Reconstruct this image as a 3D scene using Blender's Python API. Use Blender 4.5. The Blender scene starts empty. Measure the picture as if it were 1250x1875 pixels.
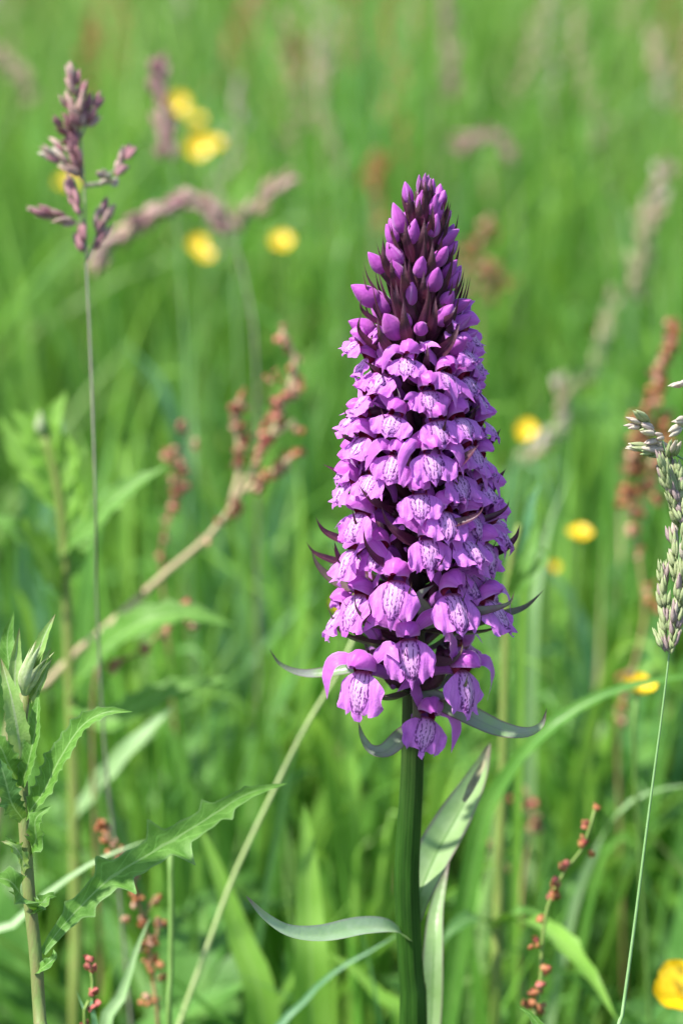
import bpy, math, random
import numpy as np
from mathutils import Vector, Matrix

# ------------------------------------------------------------------ camera, sky, sun, exposure
sc = bpy.context.scene
COL = sc.collection
PITCH = math.radians(16.0)
LENS, SENS = 60.0, 23.5
FOCUS = 0.62
CAM = Vector((-0.0171, -0.596, 0.538))
FPX = 1875 * LENS / SENS                 # photo pixels per unit slope
FWD = Vector((0, math.cos(PITCH), -math.sin(PITCH)))
UPV = Vector((0, math.sin(PITCH), math.cos(PITCH)))
RGT = Vector((1, 0, 0))
cd = bpy.data.cameras.new('camera')
cam = bpy.data.objects.new('camera', cd)
COL.objects.link(cam)
cam.location = CAM
cam.rotation_euler = (math.pi / 2 - PITCH, 0, 0)
cd.sensor_fit = 'VERTICAL'
cd.sensor_height = SENS
cd.lens = LENS
cd.clip_start = 0.01
cd.clip_end = 500
cd.dof.use_dof = True
cd.dof.focus_distance = FOCUS - 0.012
cd.dof.aperture_fstop = 6.7
sc.camera = cam

SUN_EL, SUN_AZ = math.radians(57), math.radians(-112)   # azimuth from +Y, clockwise
w = bpy.data.worlds.new('World')
sc.world = w
w.use_nodes = True
nt = w.node_tree
bg = nt.nodes['Background']
sky = nt.nodes.new('ShaderNodeTexSky')
sky.sky_type = 'NISHITA'
sky.sun_disc = False
sky.sun_elevation = SUN_EL
sky.sun_rotation = SUN_AZ
nt.links.new(sky.outputs[0], bg.inputs[0])
bg.inputs[1].default_value = 0.115
sd = bpy.data.lights.new('sun', 'SUN')
sd.energy = 4.2
sd.angle = math.radians(2.0)
sd.color = (1.0, 0.955, 0.88)
sun = bpy.data.objects.new('sun', sd)
COL.objects.link(sun)
sdir = Vector((math.sin(SUN_AZ) * math.cos(SUN_EL), math.cos(SUN_AZ) * math.cos(SUN_EL), math.sin(SUN_EL)))
sun.rotation_euler = sdir.to_track_quat('Z', 'Y').to_euler()
sun.location = (-2, -1, 4)
vs = sc.view_settings
vs.view_transform = 'Standard'
vs.look = 'None'
vs.gamma = 1
vs.exposure = 1.25
vs.use_curve_mapping = False
sc.render.engine = 'CYCLES'
sc.cycles.max_bounces = 8
sc.cycles.diffuse_bounces = 4
sc.cycles.transmission_bounces = 5
sc.cycles.caustics_reflective = False
sc.cycles.caustics_refractive = False

# ------------------------------------------------------------------ pixels to places
def P(px, py, D):
    """point on the ray of a photo pixel at camera depth D"""
    px, py, D = float(px), float(py), float(D)
    return CAM + D * (FWD + (px - 625) / FPX * RGT + (937.5 - py) / FPX * UPV)

def PY(px, py, y):
    """point on the ray of a photo pixel in the upright plane at world y"""
    yc = (937.5 - py) / FPX
    return P(px, py, (y - CAM.y) / (FWD.y + yc * UPV.y))

MM = FOCUS / FPX                           # metres per photo pixel at the orchid

# ------------------------------------------------------------------ materials
def mixrgb(nt, a, b, fac):
    m = nt.nodes.new('ShaderNodeMix')
    m.data_type = 'RGBA'
    for s, v in ((m.inputs[0], fac), (m.inputs[6], a), (m.inputs[7], b)):
        if hasattr(v, 'is_linked'):
            nt.links.new(v, s)
        elif isinstance(v, (int, float)):
            s.default_value = v
        else:
            s.default_value = (*v[:3], 1)
    return m.outputs[2]

def math_(nt, op, a, b=None, c=None, clamp=False):
    m = nt.nodes.new('ShaderNodeMath')
    m.operation = op
    m.use_clamp = clamp
    for i, v in enumerate((a, b, c)):
        if v is None:
            continue
        if hasattr(v, 'is_linked'):
            nt.links.new(v, m.inputs[i])
        else:
            m.inputs[i].default_value = v
    return m.outputs[0]

def sstep(nt, v, lo, hi):
    m = nt.nodes.new('ShaderNodeMapRange')
    m.interpolation_type = 'SMOOTHSTEP'
    nt.links.new(v, m.inputs[0])
    m.inputs[1].default_value = lo
    m.inputs[2].default_value = hi
    return m.outputs[0]

def noise(nt, vec, scale, detail=3, rough=.55):
    n = nt.nodes.new('ShaderNodeTexNoise')
    n.inputs['Scale'].default_value = scale
    n.inputs['Detail'].default_value = detail
    n.inputs['Roughness'].default_value = rough
    if vec is not None:
        nt.links.new(vec, n.inputs['Vector'])
    return n.outputs[0]

def finish(nt, col, transl, rough, spec, bump=None, bstr=.2, tcol=None, sheen=0.0):
    N = nt.nodes
    out = N.new('ShaderNodeOutputMaterial')
    pb = N.new('ShaderNodeBsdfPrincipled')
    pb.inputs['Roughness'].default_value = rough
    pb.inputs['Specular IOR Level'].default_value = spec
    if sheen:
        pb.inputs['Sheen Weight'].default_value = sheen
    nt.links.new(col, pb.inputs['Base Color'])
    if bump is not None:
        b = N.new('ShaderNodeBump')
        b.inputs['Strength'].default_value = bstr
        b.inputs['Distance'].default_value = 0.0004
        nt.links.new(bump, b.inputs['Height'])
        nt.links.new(b.outputs[0], pb.inputs['Normal'])
    if transl > 0:
        t = N.new('ShaderNodeBsdfTranslucent')
        nt.links.new(tcol if tcol is not None else col, t.inputs[0])
        mx = N.new('ShaderNodeMixShader')
        mx.inputs[0].default_value = transl
        nt.links.new(pb.outputs[0], mx.inputs[1])
        nt.links.new(t.outputs[0], mx.inputs[2])
        nt.links.new(mx.outputs[0], out.inputs[0])
    else:
        nt.links.new(pb.outputs[0], out.inputs[0])

def newmat(name):
    m = bpy.data.materials.new(name)
    m.use_nodes = True
    m.node_tree.nodes.clear()
    return m, m.node_tree

def objcoord(nt, rand=True):
    tc = nt.nodes.new('ShaderNodeTexCoord')
    if not rand:
        return tc.outputs['Object']
    oi = nt.nodes.new('ShaderNodeObjectInfo')
    s = math_(nt, 'MULTIPLY', oi.outputs['Random'], 7.0)
    va = nt.nodes.new('ShaderNodeVectorMath')
    va.operation = 'ADD'
    nt.links.new(tc.outputs['Object'], va.inputs[0])
    nt.links.new(s, va.inputs[1])
    return va.outputs[0]

def uvco(nt):
    u = nt.nodes.new('ShaderNodeUVMap')
    sep = nt.nodes.new('ShaderNodeSeparateXYZ')
    nt.links.new(u.outputs[0], sep.inputs[0])
    return u.outputs[0], sep.outputs[0], sep.outputs[1]

def leaf_mat(name, c1, c2, transl=.35, rough=.45, spec=.35, scale=250, rib=None, ribw=.05, vein=0.0, tint=None, tip=None, edge=None, veinscale=9):
    """leaf sheet: UV x across (0..1), y along; pale midrib, veins, tip and edge colours"""
    m, nt = newmat(name)
    uv, ux, uy = uvco(nt)
    co = objcoord(nt)
    n = noise(nt, co, scale, 4)
    col = mixrgb(nt, c1, c2, sstep(nt, n, .3, .7))
    if tip is not None:
        col = mixrgb(nt, col, tip, sstep(nt, math_(nt, 'ADD', uy, math_(nt, 'MULTIPLY', n, .3)), .95, 1.2))
    a = math_(nt, 'ABSOLUTE', math_(nt, 'SUBTRACT', ux, .5))
    if edge is not None:
        col = mixrgb(nt, col, edge, sstep(nt, a, .38, .5))
    if vein:
        # side veins running forward from the midrib
        s = math_(nt, 'SINE', math_(nt, 'MULTIPLY', math_(nt, 'SUBTRACT', uy, math_(nt, 'MULTIPLY', a, .22)), 6.283 * veinscale))
        vm = math_(nt, 'MULTIPLY', sstep(nt, s, .8, 1.0), vein)
        col = mixrgb(nt, col, [min(1, k * 1.7 + .02) for k in c2], vm)
    if rib is not None:
        rm = math_(nt, 'SUBTRACT', 1.0, sstep(nt, a, ribw * .4, ribw))
        col = mixrgb(nt, col, rib, math_(nt, 'MULTIPLY', rm, .8))
    fine = noise(nt, co, scale * 6, 3)
    tcol = mixrgb(nt, col, tint or (.25, .42, .03), .45)
    finish(nt, col, transl, rough, spec, fine, .35, tcol)
    return m

def plain_mat(name, c1, c2, transl=0, rough=.55, spec=.3, scale=400, stretch=None, tint=None, sheen=0.0, bstr=.3):
    m, nt = newmat(name)
    co = objcoord(nt)
    if stretch:
        mp = nt.nodes.new('ShaderNodeMapping')
        mp.inputs['Scale'].default_value = stretch
        nt.links.new(co, mp.inputs[0])
        co = mp.outputs[0]
    n = noise(nt, co, scale, 4)
    oi = nt.nodes.new('ShaderNodeObjectInfo')
    f = math_(nt, 'ADD', math_(nt, 'MULTIPLY', sstep(nt, n, .3, .7), .65), math_(nt, 'MULTIPLY', oi.outputs['Random'], .35))
    col = mixrgb(nt, c1, c2, f)
    tcol = mixrgb(nt, col, tint, .4) if tint else None
    finish(nt, col, transl, rough, spec, noise(nt, co, scale * 4, 2), bstr, tcol, sheen)
    return m

def lip_mat():
    m, nt = newmat('orchid_lip')
    uv, ux, uy = uvco(nt)
    oi = nt.nodes.new('ShaderNodeObjectInfo')
    rnd = oi.outputs['Random']
    u = math_(nt, 'MULTIPLY', math_(nt, 'SUBTRACT', ux, .5), 2.0)
    cmb = nt.nodes.new('ShaderNodeCombineXYZ')
    nt.links.new(u, cmb.inputs[0]); nt.links.new(uy, cmb.inputs[1])
    nt.links.new(math_(nt, 'MULTIPLY', rnd, 37.0), cmb.inputs[2])
    wob = noise(nt, cmb.outputs[0], 3.2, 2)
    wb = math_(nt, 'MULTIPLY', math_(nt, 'SUBTRACT', wob, .5), .22)
    uw = math_(nt, 'ADD', u, wb)
    # distance from the centre of the marked field
    au = math_(nt, 'ABSOLUTE', uw)
    dv = math_(nt, 'SUBTRACT', uy, .40)
    d = math_(nt, 'SQRT', math_(nt, 'ADD', math_(nt, 'POWER', math_(nt, 'DIVIDE', uw, .47), 2.0), math_(nt, 'POWER', math_(nt, 'DIVIDE', dv, .50), 2.0)))
    base = mixrgb(nt, (.71, .22, .74), (.59, .145, .64), sstep(nt, noise(nt, cmb.outputs[0], 5, 4), .35, .7))
    base = mixrgb(nt, base, (.66, .24, .78), math_(nt, 'MULTIPLY', rnd, .5))
    # fine veins fanning out
    vn = math_(nt, 'SINE', math_(nt, 'MULTIPLY', uw, 46.0))
    base = mixrgb(nt, base, (.50, .10, .56), math_(nt, 'MULTIPLY', sstep(nt, vn, .55, 1.0), .3))
    pale = math_(nt, 'SUBTRACT', 1.0, sstep(nt, d, .35, 1.0))
    col = mixrgb(nt, base, (.86, .50, .86), math_(nt, 'MULTIPLY', pale, .65))
    # broken dark lines and dots
    lines = math_(nt, 'SINE', math_(nt, 'MULTIPLY', math_(nt, 'MULTIPLY', uw, math_(nt, 'ADD', .72, math_(nt, 'MULTIPLY', uy, .5))), 40.0))
    cs = nt.nodes.new('ShaderNodeCombineXYZ')
    nt.links.new(math_(nt, 'MULTIPLY', uw, 13.0), cs.inputs[0])
    nt.links.new(math_(nt, 'MULTIPLY', uy, 10.0), cs.inputs[1])
    nt.links.new(math_(nt, 'MULTIPLY', rnd, 53.0), cs.inputs[2])
    br = noise(nt, cs.outputs[0], 1.3, 1)
    dash = math_(nt, 'MULTIPLY', sstep(nt, lines, .3, .75), sstep(nt, br, .45, .53))
    vor = nt.nodes.new('ShaderNodeTexVoronoi')
    vor.inputs['Scale'].default_value = 1.0
    nt.links.new(cs.outputs[0], vor.inputs['Vector'])
    dots = math_(nt, 'SUBTRACT', 1.0, sstep(nt, vor.outputs['Distance'], .22, .36))
    dots = math_(nt, 'MULTIPLY', dots, sstep(nt, uy, .3, .5))
    ring = math_(nt, 'SUBTRACT', 1.0, sstep(nt, math_(nt, 'ABSOLUTE', math_(nt, 'SUBTRACT', d, .84)), .05, .11))
    ring = math_(nt, 'MULTIPLY', ring, sstep(nt, br, .40, .5))
    field = math_(nt, 'SUBTRACT', 1.0, sstep(nt, d, .86, .96))
    mk = math_(nt, 'MAXIMUM', math_(nt, 'MULTIPLY', math_(nt, 'MAXIMUM', dash, dots), field), ring, clamp=True)
    col = mixrgb(nt, col, (.085, .004, .13), math_(nt, 'MULTIPLY', mk, .93))
    # throat reddish
    col = mixrgb(nt, col, (.30, .03, .12), math_(nt, 'SUBTRACT', 1.0, sstep(nt, uy, .02, .13)))
    tc = mixrgb(nt, col, (.62, .14, .72), .4)
    hgt = math_(nt, 'ADD', math_(nt, 'MULTIPLY', vn, .12), noise(nt, cmb.outputs[0], 22, 3))
    finish(nt, col, .33, .5, .3, hgt, .45, tc, .25)
    return m

def petal_mat(name, c1, c2, vein):
    m, nt = newmat(name)
    uv, ux, uy = uvco(nt)
    oi = nt.nodes.new('ShaderNodeObjectInfo')
    co = objcoord(nt)
    n = noise(nt, co, 330, 4)
    col = mixrgb(nt, c1, c2, sstep(nt, n, .3, .7))
    col = mixrgb(nt, col, (.58, .16, .66), math_(nt, 'MULTIPLY', oi.outputs['Random'], .4))
    s = math_(nt, 'SINE', math_(nt, 'MULTIPLY', math_(nt, 'ADD', ux, math_(nt, 'MULTIPLY', n, .10)), 36.0))
    col = mixrgb(nt, col, vein, math_(nt, 'MULTIPLY', sstep(nt, s, .5, 1.0), .28))
    # pale rim
    a = math_(nt, 'ABSOLUTE', math_(nt, 'SUBTRACT', ux, .5))
    col = mixrgb(nt, col, (.66, .34, .74), math_(nt, 'MULTIPLY', sstep(nt, a, .40, .5), .6))
    tc = mixrgb(nt, col, (.62, .14, .72), .4)
    hgt = math_(nt, 'ADD', math_(nt, 'MULTIPLY', s, .05), noise(nt, co, 900, 3))
    finish(nt, col, .32, .45, .35, hgt, .4, tc, .25)
    return m

M = {}
M['lip'] = lip_mat()
M['sepal'] = petal_mat('orchid_sepal', (.69, .20, .71), (.57, .135, .61), (.43, .07, .48))
M['hood'] = petal_mat('orchid_hood', (.67, .145, .65), (.55, .095, .55), (.40, .05, .43))
M['bud'] = petal_mat('orchid_bud', (.55, .115, .53), (.43, .07, .43), (.28, .03, .31))
M['tipbud'] = petal_mat('orchid_tip_bud', (.34, .13, .30), (.22, .07, .22), (.15, .03, .15))
M['throat'] = plain_mat('orchid_throat', (.24, .012, .035), (.14, .006, .03), .15, .4, .4, 900)
M['column'] = plain_mat('orchid_column', (.62, .28, .45), (.50, .16, .30), .2, .4, .4, 900)
M['ovary'] = plain_mat('orchid_ovary', (.085, .018, .055), (.07, .04, .03), .05, .45, .4, 500)
M['spur'] = petal_mat('orchid_spur', (.46, .13, .56), (.36, .08, .47), (.26, .04, .36))
M['rachis'] = plain_mat('orchid_rachis', (.05, .012, .03), (.045, .03, .014), 0, .5, .4, 300, (1, 1, .15))
M['bract_dark'] = leaf_mat('orchid_bract_dark', (.055, .012, .038), (.10, .035, .052), .18, .4, .5, 300, rib=(.13, .05, .07), ribw=.06, tint=(.25, .04, .08))
M['bract_mix'] = leaf_mat('orchid_bract_mixed', (.13, .16, .08), (.14, .075, .095), .2, .38, .5, 200, rib=(.14, .10, .09), ribw=.07, tip=(.07, .012, .03), edge=(.10, .03, .06), tint=(.25, .2, .08))
M['bract_green'] = leaf_mat('orchid_bract_green', (.22, .35, .14), (.25, .27, .24), .3, .34, .55, 150, rib=(.2, .25, .18), ribw=.07, tip=(.07, .015, .04), edge=(.16, .07, .11), tint=(.3, .32, .12))

def stem_mat():
    m, nt = newmat('orchid_stem')
    uv, ux, uy = uvco(nt)
    co = objcoord(nt, False)
    mp = nt.nodes.new('ShaderNodeMapping')
    mp.inputs['Scale'].default_value = (1, 1, .12)
    nt.links.new(co, mp.inputs[0])
    n = noise(nt, mp.outputs[0], 700, 4)
    col = mixrgb(nt, (.013, .052, .004), (.025, .085, .008), sstep(nt, n, .3, .7))
    s = math_(nt, 'SINE', math_(nt, 'MULTIPLY', ux, 6.283 * 22))
    col = mixrgb(nt, col, (.06, .12, .022), math_(nt, 'MULTIPLY', sstep(nt, s, .7, 1), .45))
    # dark purple flush towards the spike
    col = mixrgb(nt, col, (.045, .012, .026), math_(nt, 'MULTIPLY', sstep(nt, math_(nt, 'ADD', uy, math_(nt, 'MULTIPLY', n, .10)), .70, .90), .92))
    finish(nt, col, 0, .5, .25, s, .12)
    return m
M['stem'] = stem_mat()
M['orchid_leaf'] = leaf_mat('orchid_leaf', (.24, .38, .14), (.31, .44, .21), .35, .38, .5, 120, rib=(.14, .26, .08), ribw=.05, edge=(.17, .13, .13), tip=(.16, .10, .10))
M['orchid_leaf_pale'] = leaf_mat('orchid_leaf_pale', (.34, .46, .28), (.27, .42, .20), .3, .33, .6, 120, tip=(.22, .12, .16), edge=(.30, .32, .25))
M['dead_tip'] = plain_mat('withered_leaf', (.33, .34, .20), (.24, .20, .12), .2, .7, .2, 300)
M['thistle_leaf'] = leaf_mat('thistle_leaf', (.085, .22, .028), (.145, .31, .055), .38, .5, .28, 320, rib=(.26, .42, .14), ribw=.05, vein=.28, veinscale=13, edge=(.16, .29, .09))
M['thistle_leaf_dull'] = leaf_mat('thistle_leaf_dull', (.055, .15, .035), (.09, .21, .055), .38, .5, .3, 160, rib=(.22, .36, .14), ribw=.06, vein=.4, veinscale=11)
M['thistle_young'] = leaf_mat('thistle_young_leaf', (.19, .35, .075), (.29, .43, .14), .35, .55, .25, 260, rib=(.36, .44, .24), ribw=.08, tip=(.16, .12, .06), tint=(.35, .45, .1))
M['thistle_bud'] = leaf_mat('thistle_bud_scale', (.52, .58, .36), (.36, .47, .20), .3, .7, .2, 400, tip=(.20, .15, .08))
M['thistle_stem'] = plain_mat('thistle_stem', (.15, .23, .06), (.17, .13, .06), 0, .55, .3, 500, (1, 1, .1))
M['thistle_stem_green'] = plain_mat('thistle_stem_olive', (.13, .21, .035), (.17, .20, .05), 0, .55, .3, 500, (1, 1, .1))
M['fog_green'] = plain_mat('grass_spikelet_green', (.34, .45, .19), (.45, .48, .27), .35, .55, .3, 900, tint=(.5, .5, .3))
M['fog_pinktip'] = plain_mat('grass_spikelet_pink_edge', (.36, .26, .26), (.42, .34, .30), .3, .55, .3, 900)
M['fog_pale'] = plain_mat('grass_spikelet_pale', (.62, .60, .44), (.58, .46, .44), .35, .55, .3, 900)
M['fog_purple'] = plain_mat('grass_spikelet_purple', (.35, .14, .17), (.46, .27, .28), .3, .6, .3, 700, tint=(.5, .2, .22))
M['fog_mauve'] = plain_mat('grass_spikelet_mauve', (.50, .32, .29), (.56, .42, .35), .3, .6, .3, 700)
M['fog_tan'] = plain_mat('grass_spikelet_tan', (.46, .33, .22), (.54, .43, .29), .3, .6, .3, 700)
M['grass_stem'] = plain_mat('grass_stem', (.16, .30, .10), (.20, .33, .14), 0, .5, .35, 500, (1, 1, .1))
M['grass_stem_grey'] = plain_mat('grass_stem_grey', (.24, .26, .18), (.26, .22, .18), 0, .5, .35, 500, (1, 1, .1))
M['straw'] = plain_mat('straw_stem', (.44, .38, .20), (.36, .27, .16), 0, .6, .3, 400, (1, 1, .1))
M['straw_green'] = plain_mat('straw_green_stem', (.34, .44, .16), (.40, .45, .22), 0, .6, .3, 400, (1, 1, .1))
M['sorrel_stem'] = plain_mat('sorrel_stem', (.25, .25, .08), (.30, .17, .09), 0, .5, .3, 400)
M['sorrel_stem_green'] = plain_mat('sorrel_stem_green', (.16, .27, .05), (.20, .24, .07), 0, .5, .3, 400)
M['sorrel_red'] = plain_mat('sorrel_fruit_red', (.46, .075, .085), (.50, .19, .13), .25, .5, .35, 600)
M['sorrel_rust'] = plain_mat('sorrel_fruit_rust', (.42, .13, .05), (.50, .25, .11), .25, .5, .35, 600)
M['sorrel_pink'] = plain_mat('sorrel_fruit_pink', (.55, .28, .20), (.50, .33, .20), .25, .5, .35, 600)
M['butter'] = plain_mat('buttercup_petal', (.80, .52, .008), (.84, .60, .015), .22, .28, .55, 300, tint=(.85, .6, .02))
M['butter_mid'] = plain_mat('buttercup_centre', (.62, .40, .02), (.45, .42, .04), 0, .6, .3, 900)
M['butter_stem'] = plain_mat('buttercup_stem', (.11, .22, .045), (.15, .26, .06), 0, .5, .3, 500)
M['blade'] = leaf_mat('grass_blade_green', (.085, .235, .035), (.13, .30, .05), .42, .42, .4, 60, rib=(.19, .38, .09), ribw=.05)
M['blade_pale'] = leaf_mat('grass_blade_pale', (.25, .42, .16), (.32, .47, .22), .38, .4, .45, 60, rib=(.4, .52, .28), ribw=.05)
M['blade_lime'] = leaf_mat('grass_blade_lime', (.19, .40, .045), (.25, .46, .075), .45, .42, .4, 60, rib=(.3, .5, .12), ribw=.05)
M['blade_blue'] = leaf_mat('grass_blade_bluish', (.09, .24, .09), (.16, .32, .16), .38, .42, .4, 60, tint=(.15, .38, .08))
M['herb'] = leaf_mat('herb_leaf', (.08, .225, .035), (.13, .29, .055), .42, .45, .4, 90, rib=(.2, .36, .1), ribw=.05, vein=.3, veinscale=7)

# ------------------------------------------------------------------ mesh helpers
def mesh(name, v, f, uv=None, smooth=True):
    me = bpy.data.meshes.new(name)
    me.from_pydata([tuple(p) for p in v], [], f)
    if smooth:
        me.polygons.foreach_set('use_smooth', [True] * len(me.polygons))
    if uv is not None:
        l = me.uv_layers.new(name='UVMap')
        idx = np.empty(len(me.loops), dtype=np.int32)
        me.loops.foreach_get('vertex_index', idx)
        l.data.foreach_set('uv', np.asarray(uv, dtype=np.float32)[idx].ravel())
    me.update()
    return me

def obj(name, me, mat, parent=None, loc=None):
    o = bpy.data.objects.new(name, me)
    COL.objects.link(o)
    if me is not None and mat is not None and not me.materials:
        me.materials.append(mat)
    if parent is not None:
        o.parent = parent
    if loc is not None:
        o.location = loc
    return o

def thing(name, label, cat, loc, group=None):
    o = bpy.data.objects.new(name, None)
    COL.objects.link(o)
    o.location = loc
    o.empty_display_size = .01
    o['label'] = label
    o['category'] = cat
    if group:
        o['group'] = group
    return o

def spline(pts, n):
    """Catmull-Rom through points, n samples evenly in length"""
    p = np.array([list(q) for q in pts], dtype=float)
    if len(p) == 2:
        t = np.linspace(0, 1, n)[:, None]
        return p[0] * (1 - t) + p[1] * t
    e = np.vstack([2 * p[0] - p[1], p, 2 * p[-1] - p[-2]])
    out = []
    for i in range(len(p) - 1):
        a, b, c, d = e[i:i + 4]
        for t in np.linspace(0, 1, 16, endpoint=False):
            out.append(.5 * (2 * b + (c - a) * t + (2 * a - 5 * b + 4 * c - d) * t ** 2 + (3 * b - a - 3 * c + d) * t ** 3))
    out.append(p[-1])
    out = np.array(out)
    s = np.concatenate([[0], np.cumsum(np.linalg.norm(np.diff(out, axis=0), axis=1))])
    q = np.linspace(0, s[-1], n)
    return np.stack([np.interp(q, s, out[:, k]) for k in range(3)], 1)

def tangents(c):
    t = np.gradient(c, axis=0)
    return t / (np.linalg.norm(t, axis=1)[:, None] + 1e-12)

def tube(pts, rad, nseg=10, n=24, ridges=0, ramp=.06, org=(0, 0, 0)):
    """tapered tube along pts; rad = list of radii resampled along it. returns v,f,uv"""
    c = spline(pts, n)
    t = tangents(c)
    r = np.interp(np.linspace(0, 1, n), np.linspace(0, 1, len(rad)), rad)
    ref = np.array([0.0, 1, 0]) if abs(t[0][1]) < .8 else np.array([1.0, 0, 0])
    s = np.cross(t, ref); s /= np.linalg.norm(s, axis=1)[:, None]
    b = np.cross(t, s)
    th = np.linspace(0, 2 * math.pi, nseg, endpoint=False)
    v, uv, f = [], [], []
    o = np.array(org)
    for i in range(n):
        for k, a in enumerate(th):
            rr = r[i] * (1 + (ramp * math.cos(ridges * a) if ridges else 0))
            v.append(c[i] + rr * (math.cos(a) * s[i] + math.sin(a) * b[i]) - o)
            uv.append((k / nseg, i / (n - 1)))
    for i in range(n - 1):
        for k in range(nseg):
            a, d = i * nseg + k, i * nseg + (k + 1) % nseg
            f.append((a, d, d + nseg, a + nseg))
    f.append(tuple(range(nseg))[::-1])
    f.append(tuple(range((n - 1) * nseg, n * nseg)))
    return v, f, uv

def sheet(pts, wl, face, n=24, nu=7, fold=.3, wr=None, ruffle=0, seed=0, org=(0, 0, 0), twist=0.0):
    """leaf-like sheet along pts. wl/wr: functions of v -> half width; face: side the upper face looks to;
    fold >0: edges raised towards face (a gutter); <0: edges bent back"""
    wr = wr or wl
    c = spline(pts, n)
    t = tangents(c)
    fa = np.array(face, dtype=float)
    if fa.ndim == 1:
        fa = np.repeat(fa[None], n, 0)
    else:
        fa = np.stack([np.interp(np.linspace(0, 1, n), np.linspace(0, 1, len(fa)), fa[:, k]) for k in range(3)], 1)
    nn = fa - (fa * t).sum(1)[:, None] * t
    nn /= np.linalg.norm(nn, axis=1)[:, None] + 1e-12
    s = np.cross(t, nn)
    if twist:
        a = np.linspace(0, twist, n)[:, None]
        s, nn = s * np.cos(a) + nn * np.sin(a), nn * np.cos(a) - s * np.sin(a)
    rng = random.Random(seed)
    ph = [rng.uniform(0, 6.28) for _ in range(3)]
    v, uv, f = [], [], []
    o = np.array(org)
    for i in range(n):
        y = i / (n - 1)
        for k in range(nu):
            u = 2 * k / (nu - 1) - 1
            wd = wl(y) if u < 0 else wr(y)
            q = c[i] + s[i] * u * wd + nn[i] * fold * abs(u) ** 1.5 * wd
            if ruffle:
                q = q + nn[i] * ruffle * abs(u) ** 2 * math.sin(y * 23 + ph[0 if u < 0 else 1]) * wd
            v.append(q - o)
            uv.append(((u + 1) / 2, y))
    for i in range(n - 1):
        for k in range(nu - 1):
            a = i * nu + k
            f.append((a, a + 1, a + 1 + nu, a + nu))
    return v, f, uv

def lance(w, peak=.4, base=.35, p=1.0):
    """lanceolate half-width function"""
    def g(v):
        if v < peak:
            x = v / peak
            return w * (base + (1 - base) * math.sin(x * math.pi / 2))
        x = (v - peak) / (1 - peak)
        return max(w * .012, w * math.cos(x * math.pi / 2) ** p)
    return g

def lerp_prof(xs, ys):
    return lambda v: float(np.interp(v, xs, ys))

TOCAM = np.array([0, -1, .35])

# ------------------------------------------------------------------ ground
def build_ground():
    n = 60
    xs = np.concatenate([np.linspace(-120, -6, 12), np.linspace(-5, 5, 40), np.linspace(6, 120, 12)])
    ys = np.concatenate([np.linspace(-60, -3, 8), np.linspace(-2, 12, 60), np.linspace(14, 240, 16)])
    rng = np.random.default_rng(3)
    v = []
    for y in ys:
        for x in xs:
            z = .012 * math.sin(3.1 * x + 1) * math.cos(2.3 * y) + .006 * math.sin(9 * x - 4 * y) - .018
            if y > 4:
                z += (y - 4) * .004
            v.append((x, y, z))
    nx = len(xs)
    f = [(j * nx + i, j * nx + i + 1, (j + 1) * nx + i + 1, (j + 1) * nx + i) for j in range(len(ys) - 1) for i in range(nx - 1)]
    m, nt = newmat('meadow_soil')
    co = objcoord(nt, False)
    a = noise(nt, co, 9, 6)
    b = noise(nt, co, 70, 5)
    col = mixrgb(nt, (.035, .055, .015), (.045, .034, .02), sstep(nt, a, .4, .65))
    col = mixrgb(nt, col, (.06, .10, .025), math_(nt, 'MULTIPLY', sstep(nt, b, .45, .7), .7))
    finish(nt, col, 0, .9, .1, b, .8)
    o = obj('ground', mesh('ground', v, f), m)
    o['kind'] = 'structure'
    o['label'] = 'dark soil of the meadow under the grass'
    return o
build_ground()

# ------------------------------------------------------------------ meadow grass (uncountable)
BOT = PITCH + math.atan(937.5 / FPX)       # frame bottom ray angle below the horizon

def canopy(y, r):
    """typical sward height at distance y behind the orchid"""
    h = np.interp(y, [-.5, 0, .08, .3, .8, 1.6, 3, 8], [.10, .11, .145, .20, .25, .29, .32, .36])
    return h * r

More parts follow.
